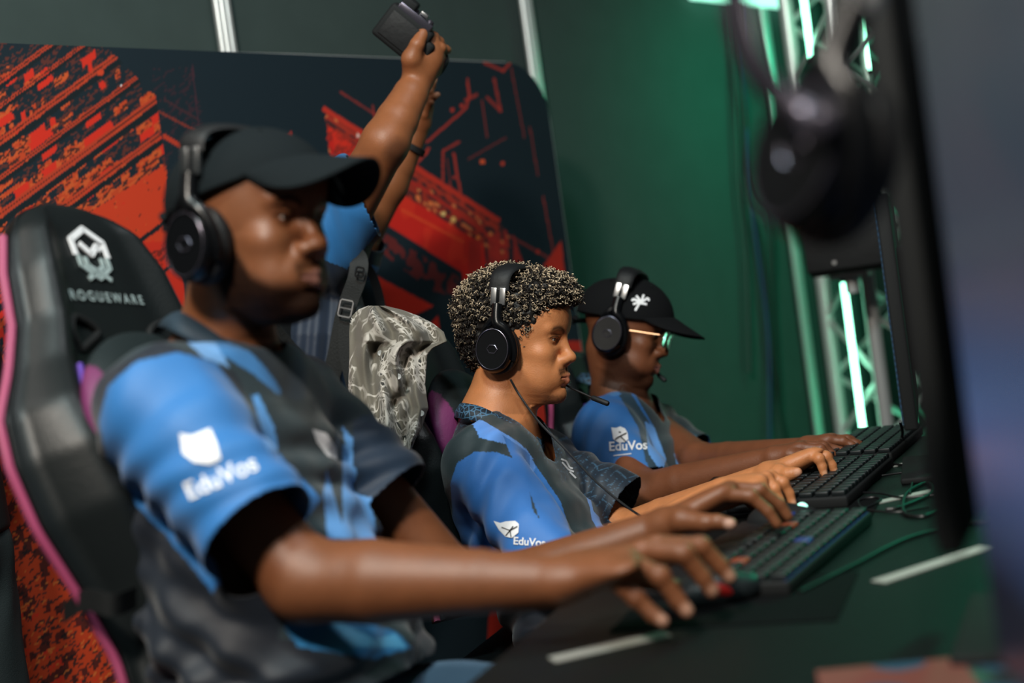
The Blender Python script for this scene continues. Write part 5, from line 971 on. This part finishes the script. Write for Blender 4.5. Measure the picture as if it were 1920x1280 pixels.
# ================================================================== patterned shirt hung over the middle chair
def hung_shirt():
    rows = [(573, 690, 722), (580, 672, 752), (592, 660, 785), (606, 656, 812), (622, 655, 832), (640, 655, 838), (652, 655, 812), (665, 655, 801), (690, 654, 799), (720, 653, 797), (745, 652, 800), (765, 652, 803), (785, 653, 796), (805, 655, 790), (825, 660, 778), (845, 664, 771), (870, 674, 770), (895, 686, 770), (920, 702, 770), (945, 730, 768), (960, 742, 767)]
    nu, nv = 110, 170; ys = np.array([r[0] for r in rows]); L_ = np.array([r[1] for r in rows]); R_ = np.array([r[2] for r in rows]); V = []
    for j in range(nv):
        y = 573 + (960 - 573) * (j / (nv - 1)) ** .9; l = np.interp(y, ys, L_); r = np.interp(y, ys, R_)
        for i in range(nu):
            u = i / (nu - 1); x = l + (r - l) * u; top = np.exp(-((y - 573) / 26) ** 1.0)
            d = 2.675 + .07 * top + .05 * (2 * u - 1) ** 2 + .017 * math.sin(u * 15 + 1.2 * math.sin(y * .02) + y * .012) + .009 * math.sin(u * 31 - y * .03) + .022 * math.exp(-((x - (700 + (y - 640) * .33)) / 14) ** 2) * (y > 640) - .020 * math.exp(-((x - 745 - (y - 700) * .22) / 11) ** 2) * (y > 690)
            d -= .10 * max(0, (y - 650) / 300)
            k = math.exp(-(((x - 752) * .8 + (y - 742) * .6) / 9) ** 2 - (((x - 752) * -.6 + (y - 742) * .8) / 40) ** 2); d += .03 * k
            V.append(P(x, y, d))
    n = nu * nv; back = [V[j * nu + i] + fwd * (.09 * math.sin(math.pi * i / (nu - 1)) + .006) for j in range(nv) for i in range(nu)]
    Fs = []
    for j in range(nv - 1):
        for i in range(nu - 1): k = j * nu + i; Fs += [(k, k + nu, k + nu + 1, k + 1), (n + k, n + k + 1, n + k + nu + 1, n + k + nu)]
        Fs += [(j * nu, n + j * nu, n + (j + 1) * nu, (j + 1) * nu), (j * nu + nu - 1, (j + 1) * nu + nu - 1, n + (j + 1) * nu + nu - 1, n + j * nu + nu - 1)]
    for i in range(nu - 1): Fs.append((i, i + 1, n + i + 1, n + i))
    V = np.array(V + back); px, py, _ = proj(V); col = np.tile(np.array(rgb(98, 92, 81)), (len(V), 1)); 
    m = mat('floral_shirt_cloth', (1, 1, 1), .8, vcol=True, bump=.4, bscale=700, sheen=.1)
    # finer printed pattern through the shader: outlined leaves and vines
    nt = m.node_tree; b = nt.nodes['Principled BSDF']; tc = nt.nodes.new('ShaderNodeTexCoord'); nz = nt.nodes.new('ShaderNodeTexNoise'); nz.inputs['Scale'].default_value = 11; nz.inputs['Detail'].default_value = 2
    nt.links.new(tc.outputs['Object'], nz.inputs['Vector']); ad = nt.nodes.new('ShaderNodeVectorMath'); ad.operation = 'MULTIPLY_ADD'; ad.inputs[1].default_value = (.09, .09, .09); nt.links.new(nz.outputs['Color'], ad.inputs[0]); nt.links.new(tc.outputs['Object'], ad.inputs[2])
    def vor(sc, feat): v = nt.nodes.new('ShaderNodeTexVoronoi'); v.feature = feat; v.inputs['Scale'].default_value = sc; nt.links.new(ad.outputs[0], v.inputs['Vector']); return v
    def ramp(src, stops):
        r = nt.nodes.new('ShaderNodeValToRGB'); r.color_ramp.interpolation = 'LINEAR'
        while len(r.color_ramp.elements) < len(stops): r.color_ramp.elements.new(.5)
        for e, (p_, c_) in zip(r.color_ramp.elements, stops): e.position = p_; e.color = (c_, c_, c_, 1)
        nt.links.new(src, r.inputs[0]); return r.outputs[0]
    def mix(f, a, b_):
        x = nt.nodes.new('ShaderNodeMix'); x.data_type = 'RGBA'; nt.links.new(f, x.inputs[0])
        for s_, i_ in ((a, 6), (b_, 7)):
            if isinstance(s_, tuple): x.inputs[i_].default_value = (*s_, 1)
            else: nt.links.new(s_, x.inputs[i_])
        return x.outputs[2]
    def mul(a, b_): x = nt.nodes.new('ShaderNodeMath'); x.operation = 'MULTIPLY'; nt.links.new(a, x.inputs[0]); nt.links.new(b_, x.inputs[1]); return x.outputs[0]
    area = nt.nodes.new('ShaderNodeTexNoise'); area.inputs['Scale'].default_value = 13; nt.links.new(tc.outputs['Object'], area.inputs['Vector'])
    am = ramp(area.outputs[0], [(.47, 0), (.53, 1)]); big = ramp(vor(17, 'DISTANCE_TO_EDGE').outputs[0], [(.03, 1), (.06, 0)]); fine = ramp(vor(75, 'DISTANCE_TO_EDGE').outputs[0], [(.07, 1), (.13, 0)]); cells = ramp(vor(34, 'F1').outputs[0], [(.30, 1), (.36, 0)])
    att = nt.nodes.new('ShaderNodeAttribute'); att.attribute_name = 'Col'; base = att.outputs['Color']
    c1_ = mix(mul(am, cells), base, rgb(40, 39, 36)); c2_ = mix(mul(am, fine), c1_, rgb(182, 175, 166)); ar2 = ramp(area.outputs[0], [(.40, 0), (.47, 1)]); c3_ = mix(mul(ar2, big), c2_, rgb(176, 169, 160)); nt.links.new(c3_, b.inputs['Base Color'])
    root = empty('hung_shirt', P(720, 590, 2.84), 'taupe shirt with white floral pattern hung over the middle gaming chair', 'shirt')
    o = mesh('shirt_cloth', V, Fs, m, root, col=col); bm = bmesh.new(); bm.from_mesh(o.data); bmesh.ops.recalc_face_normals(bm, faces=bm.faces[:]); bm.to_mesh(o.data); bm.free(); t = bvh(o)
    for x, y in ((790, 775), (747, 706), (759, 869), (713, 662)):
        d = nrm(fwd + RC * (x - 960) / F + UC * (640 - y) / F); h = t.ray_cast(Vector(CAM), Vector(d))
        if h[0] is not None: c = np.array(h[0]); MB().lathe(c + d * .001, -d, RC, UC, [(0, .0052), (.002, .0056), (.0032, .0046), (.0028, .001)], 20).build('button', M['alu'], root)
hung_shirt()
# ================================================================== the desk
EA = D(900, 1260); EA = np.array([EA[0], EA[1], DZ])
def desk():
    root = empty('gaming_desk', (EA[0] + N[0] * .5 + U[0] * .25, EA[1] + N[1] * .5 + U[1] * .25, 0), 'long desk under black cloth lit green, running past all three players', 'desk')
    c = EA + N * .50 + U * .25; MB().box(c - Z * .02, (N, U, Z), (.50, 1.42, .02), .004).build('table_top', M['desk'], root)
    for i in range(3):
        for j in (-.44, .44): q = c + U * (-1.3 + 1.3 * i) + N * j; MB().box((q[0], q[1], .36), (N, U, Z), (.02, .02, .36), .003).build('leg', M['matte'], root)
desk()
def onface(p): return p
def keyboard(c, ang, label, rgbk=False, nrow=5, ncol=15, W_=.222):
    """c: centre on the desk; ang: rotation from the row direction"""
    a = math.radians(ang); e1 = nrm(U * math.cos(a) + N * math.sin(a)); e2 = nrm(N * math.cos(a) - U * math.sin(a)); c = np.array([c[0], c[1], DZ]); root = empty('keyboard', c, label, 'keyboard', 'gaming keyboards on the desk')
    # e1: long side (away from the viewer), e2: towards the monitor
    H_ = .072; MB().box(c + Z * .0105, (e1, e2, Z), (W_, H_, .010), .004).build('case', M['matte'], root)
    MB().box(c + Z * .0085 - e2 * .105, (e1, e2, Z), (W_, .035, .007), .004).build('wrist_rest', M['soft'], root)
    MB().box(c + Z * .0195 + e2 * (H_ - .006), (e1, e2, Z), (W_ - .006, .0022, .0016)).build('light_bar', M['key'] if not rgbk else M['blue'], root)
    proto = None; p = .0285 * 14.6 / ncol * .98
    for r in range(nrow):
        for k in range(ncol):
            q = c + e1 * (-(W_ - .018) + 2 * (W_ - .018) * k / (ncol - 1)) + e2 * (-(H_ - .016) + (2 * H_ - .032) * r / (nrow - 1)); m = 'key'
            if rgbk and (r, k) in ((1, 3), (1, 11)): m = 'ored'
            elif rgbk and (r * 7 + k * 3) % 37 == 5: m = 'blue'
            if proto is None or m != 'key':
                o = MB().box(q + Z * .0245, (e1, e2, Z), (.0115, .0115, .0045), .0022).build('key', M[m], root)
                if proto is None and m == 'key': proto = o; pq = q
            else:
                o = proto.copy(); C.objects.link(o); o.parent = root; o.matrix_parent_inverse = proto.matrix_parent_inverse.copy(); o.location = proto.location + Vector(q - pq)
    return root
def mouse(c, dr, label, m='matte', redside=False):
    c = np.array([c[0], c[1], DZ + .002]); e1 = nrm(dr); e2 = np.cross(Z, e1); root = empty('computer_mouse', c, label, 'computer mouse', 'computer mice on the desk')
    B = Body(); B.ell(c + Z * .010, (.060, .032, .026), (e1, e2, Z), .01); B.ell(c - e1 * .015 + Z * .014, (.040, .030, .024), (e1, e2, Z), .01); V, Q = surf(B.eval, *B.bounds(), .0025); V[:, 2] = np.maximum(V[:, 2], c[2]); mesh('shell', V, Q, M[m], root)
    MB().lathe(c + e1 * .030 + Z * .026 - e2 * .004, e2, e1, Z, [(0, .008), (.001, .010), (.007, .010), (.008, .008)], 20).build('scroll_wheel', M['glow'] if not redside else M['red'], root)
    MB().tube([c + e1 * .058 + Z * .02 + e2 * .001, c + e1 * .0 + Z * .038 + e2 * .001], .0012, 6).build('button_gap', M['soft'], root)
    if redside: MB().ball(c - e1 * .008 - e2 * .026 + Z * .016, (.026, .010, .012), (e1, e2, Z)).build('side_grip', M['red'], root)
    return root
def matp(c, w, h, label):
    c = np.array([c[0], c[1], DZ + .001]); o = MB().box(c, (U, N, Z), (w, h, .0012), .001).build('mouse_mat', M['mattress']); tag(o, label, 'mouse mat', 'black mouse mats on the desk')
keyboard(D(1475, 1048), 8, 'black keyboard with red and blue lit keys beside the nearest player', True)
keyboard(D(1562, 916), 6, 'black keyboard under the hand of the curly haired player', W_=.20, ncol=14)
keyboard(D(1640, 845), 6, 'farthest keyboard, in front of the player in glasses', W_=.18, ncol=13)
mouse(D(1352, 1128), P(1420, 1140, 1.62) - P(1250, 1125, 1.6), 'black and grey mouse with red side under the nearest hand', 'key', True)
mouse(D(1470, 966, .02), N, 'black mouse under the hand of the curly haired player')
matp(D(1385, 1128), .12, .14, 'black mouse mat under the red sided mouse'); matp(D(1465, 975), .13, .15, 'black mouse mat of the middle player')
# white tape along the station borders
def tape(a, b, w, label):
    d_ = nrm(b - a); s_ = np.cross(Z, d_); o = MB().box((a + b) / 2 + Z * .001, (d_, s_, Z), (np.linalg.norm(b - a) / 2, w, .0008)).build('tape_strip', M['tape']); tag(o, label, 'tape', 'white tape strips on the desk')
tape(D(1035, 1238), D(1250, 1189), .013, 'white tape strip at the desk edge below the nearest hand'); tape(D(1648, 1092), D(1850, 1026), .013, 'white tape strip right of the nearest keyboard')
tape(D(1640, 944), D(1768, 916), .011, 'white tape strip beside the coiled cable'); tape(D(1668, 876), D(1712, 866), .009, 'farthest short white tape strip on the desk'); tape(D(1392, 992), D(1428, 982), .008, 'short white tape strip between the middle hand and nearest keyboard')
# printed sheet lying near the camera
def sheet():
    a = D(1530, 1262); e1 = nrm(U * .2 + N); e2 = np.cross(Z, e1); nu, nv = 90, 60; V = []; col = []
    for j in range(nv):
        for i in range(nu):
            q = a + e1 * .30 * i / (nu - 1) - e2 * .20 * (j / (nv - 1)); V.append((q[0], q[1], DZ + .003)); s = math.sin(i * .19 + j * .05) + math.sin(j * .21 - i * .07); col.append(rgb(104, 56, 48) if i < 44 and s > -.9 else rgb(30, 74, 58) if s > .1 else rgb(22, 40, 44) if s > -.8 else rgb(30, 70, 90))
    idx = np.arange(nu * nv).reshape(nv, nu); Q = np.stack([idx[:-1, :-1], idx[:-1, 1:], idx[1:, 1:], idx[1:, :-1]], -1).reshape(-1, 4); o = mesh('flyer', V, Q[:, ::-1], M['pom'], None, col=np.array(col)); o.modifiers.new('t', 'SOLIDIFY').thickness = .001
    tag(o, 'printed flyer in faded red and green at the bottom right corner of the desk', 'flyer')
sheet()
# cables on the desk
for i, (pts, lab, r) in enumerate((
    ([(1488, 966), (1560, 963), (1610, 957), (1650, 938), (1640, 932), (1610, 938), (1622, 954), (1680, 960), (1740, 950)], 'black mouse cable with a small loop right of the middle mouse', .0022),
    ([(1660, 955), (1690, 950), (1745, 925), (1738, 905), (1700, 925), (1695, 960), (1730, 968), (1760, 955)], 'coiled black cable beside the white tape', .0032),
    ([(1480, 908), (1560, 902), (1640, 893), (1700, 885), (1745, 884)], 'black cable crossing above the middle keyboard', .0022),
    ([(1600, 922), (1650, 925), (1690, 932), (1750, 928)], 'thin cable behind the middle keyboard', .0018),
    ([(1620, 880), (1665, 870), (1700, 874), (1712, 890), (1706, 925)], 'thin black cable bending down right of the far keyboard', .0022),
    ([(1500, 1110), (1600, 1060), (1700, 1010), (1800, 985), (1880, 975)], 'black cable running behind the nearest keyboard', .003))):
    o = MB().tube(curve([D(x, y, .004) for x, y in pts], 8), r, 8).build('desk_cable', M['rubber']); tag(o, lab, 'cable', 'black cables lying on the desk')
o = MB().tube(curve([P(1688, 790, 2.85), P(1692, 815, 2.9), P(1680, 838, 2.95), P(1655, 858, 3.0), D(1640, 872, .004)], 6), .003, 8).build('monitor_cable', M['rubber']); tag(o, 'black cable dropping from the middle monitor to the desk', 'cable')
# ================================================================== monitors
def screen_mat(name, c1, c2, strength, sc):
    m = mat(name, (.01, .01, .012), .25, emit=(1, 1, 1), estr=strength); nt = m.node_tree; b = nt.nodes['Principled BSDF']; tc = nt.nodes.new('ShaderNodeTexCoord'); w = nt.nodes.new('ShaderNodeTexWave'); w.bands_direction = 'Z'; w.inputs['Scale'].default_value = sc; w.inputs['Distortion'].default_value = .6
    nz = nt.nodes.new('ShaderNodeTexNoise'); nz.inputs['Scale'].default_value = 4; nt.links.new(tc.outputs['Object'], w.inputs['Vector']); nt.links.new(tc.outputs['Object'], nz.inputs['Vector'])
    x = nt.nodes.new('ShaderNodeMix'); x.data_type = 'RGBA'; x.inputs[6].default_value = (*c1, 1); x.inputs[7].default_value = (*c2, 1); mm = nt.nodes.new('ShaderNodeMath'); mm.operation = 'MULTIPLY'; nt.links.new(w.outputs[0], mm.inputs[0]); nt.links.new(nz.outputs[0], mm.inputs[1]); nt.links.new(mm.outputs[0], x.inputs[0]); nt.links.new(x.outputs[2], b.inputs['Emission Color']); return m
def monitor(c, ang, w, h, label, sm):
    """c: centre of the panel; ang: turn of the panel from the row direction"""
    a = math.radians(ang); e1 = nrm(U * math.cos(a) + N * math.sin(a)); e2 = np.cross(Z, e1); e2 = e2 if e2 @ N < 0 else -e2    # e2 faces the player
    root = empty('monitor', (c[0] - e2[0] * .06, c[1] - e2[1] * .06, DZ), label, 'monitor', None)
    p = MB().box(c - e2 * .012, (e1, Z, e2), (w, h, .011), .004).build('panel', M['matte'], root)
    MB().box(c + e2 * .0004, (e1, Z, e2), (w - .008, h - .010, .0012)).build('screen', sm, p)
    K = MB(); K.box(c - e2 * .035, (e1, Z, e2), (w * .55, h * .55, .016), .010).build('rear_housing', M['soft'], root)
    b = c * (1, 1, 0) + Z * (DZ + .006) - e2 * .07; MB().tube([b, c - e2 * .07 - Z * 0 + (0, 0, 0), c - e2 * .03], .02, 12).build('stand', M['matte'], root); MB().box(b, (e1, e2, Z), (.13, .09, .006), .004).build('stand_base', M['matte'], root)
    return root
s2 = screen_mat('dim_blue_screen', rgb(26, 52, 70), rgb(52, 98, 132), .5, 30)
s1 = screen_mat('grey_blue_screen', rgb(60, 76, 88), rgb(84, 116, 168), .55, .8)
nt_ = s1.node_tree; tc_ = nt_.nodes.new('ShaderNodeTexCoord'); sx_ = nt_.nodes.new('ShaderNodeSeparateXYZ'); mr_ = nt_.nodes.new('ShaderNodeMapRange'); mr_.inputs[1].default_value = .92; mr_.inputs[2].default_value = 1.42; cr_ = nt_.nodes.new('ShaderNodeValToRGB')
nt_.links.new(tc_.outputs['Object'], sx_.inputs[0]); nt_.links.new(sx_.outputs[2], mr_.inputs[0]); nt_.links.new(mr_.outputs[0], cr_.inputs[0]); nt_.links.new(cr_.outputs[0], nt_.nodes['Principled BSDF'].inputs['Emission Color'])
for p_, c_ in ((0.0, (24, 26, 44)), (.22, (70, 98, 150)), (.5, (62, 74, 92)), (1.0, (84, 90, 92))):
    e_ = cr_.color_ramp.elements.new(p_) if 0 < p_ < 1 else cr_.color_ramp.elements[0 if p_ == 0 else -1]; e_.color = (*rgb(*c_), 1)
s0 = screen_mat('almost_black_screen', rgb(8, 10, 12), rgb(16, 20, 24), .3, 4)
monitor(P(1672, 575, 2.62), -3.5, .24, .20, 'middle monitor seen nearly edge on with a dim blue screen', s2)
monitor(P(1748, 520, 3.5), 0, .25, .185, 'farthest monitor seen edge on in front of the player in glasses', s2)
monitor(P(1738, 400, 1.52), 3.0, .27, .31, 'dark blurred monitor of the nearest player seen edge on', s0)
monitor(P(1910, 430, .85), -12, .26, .34, 'huge blurred monitor at the right edge with grey blue screen', s1)
hang = headframe(P(1568, 290, 1.02), 10, 58, 1.25); hang['z'] = nrm(hang['z'] * .95 + hang['x'] * .2); hang['x'] = nrm(np.cross(hang['y'], hang['z']))
hs = headset(hang, 'blurred black headset hanging at upper right with its boom raised', top=.13, group=None)
MB().tube(curve([P(1545, 245, .99), P(1530, 228, .99), P(1470, 185, 1.0), P(1420, 135, 1.0), P(1388, 60, 1.0), P(1368, -70, 1.0)], 6), [.014] * 8 + [.010] * 23, 10).build('microphone_boom', M['chrome'], hs)
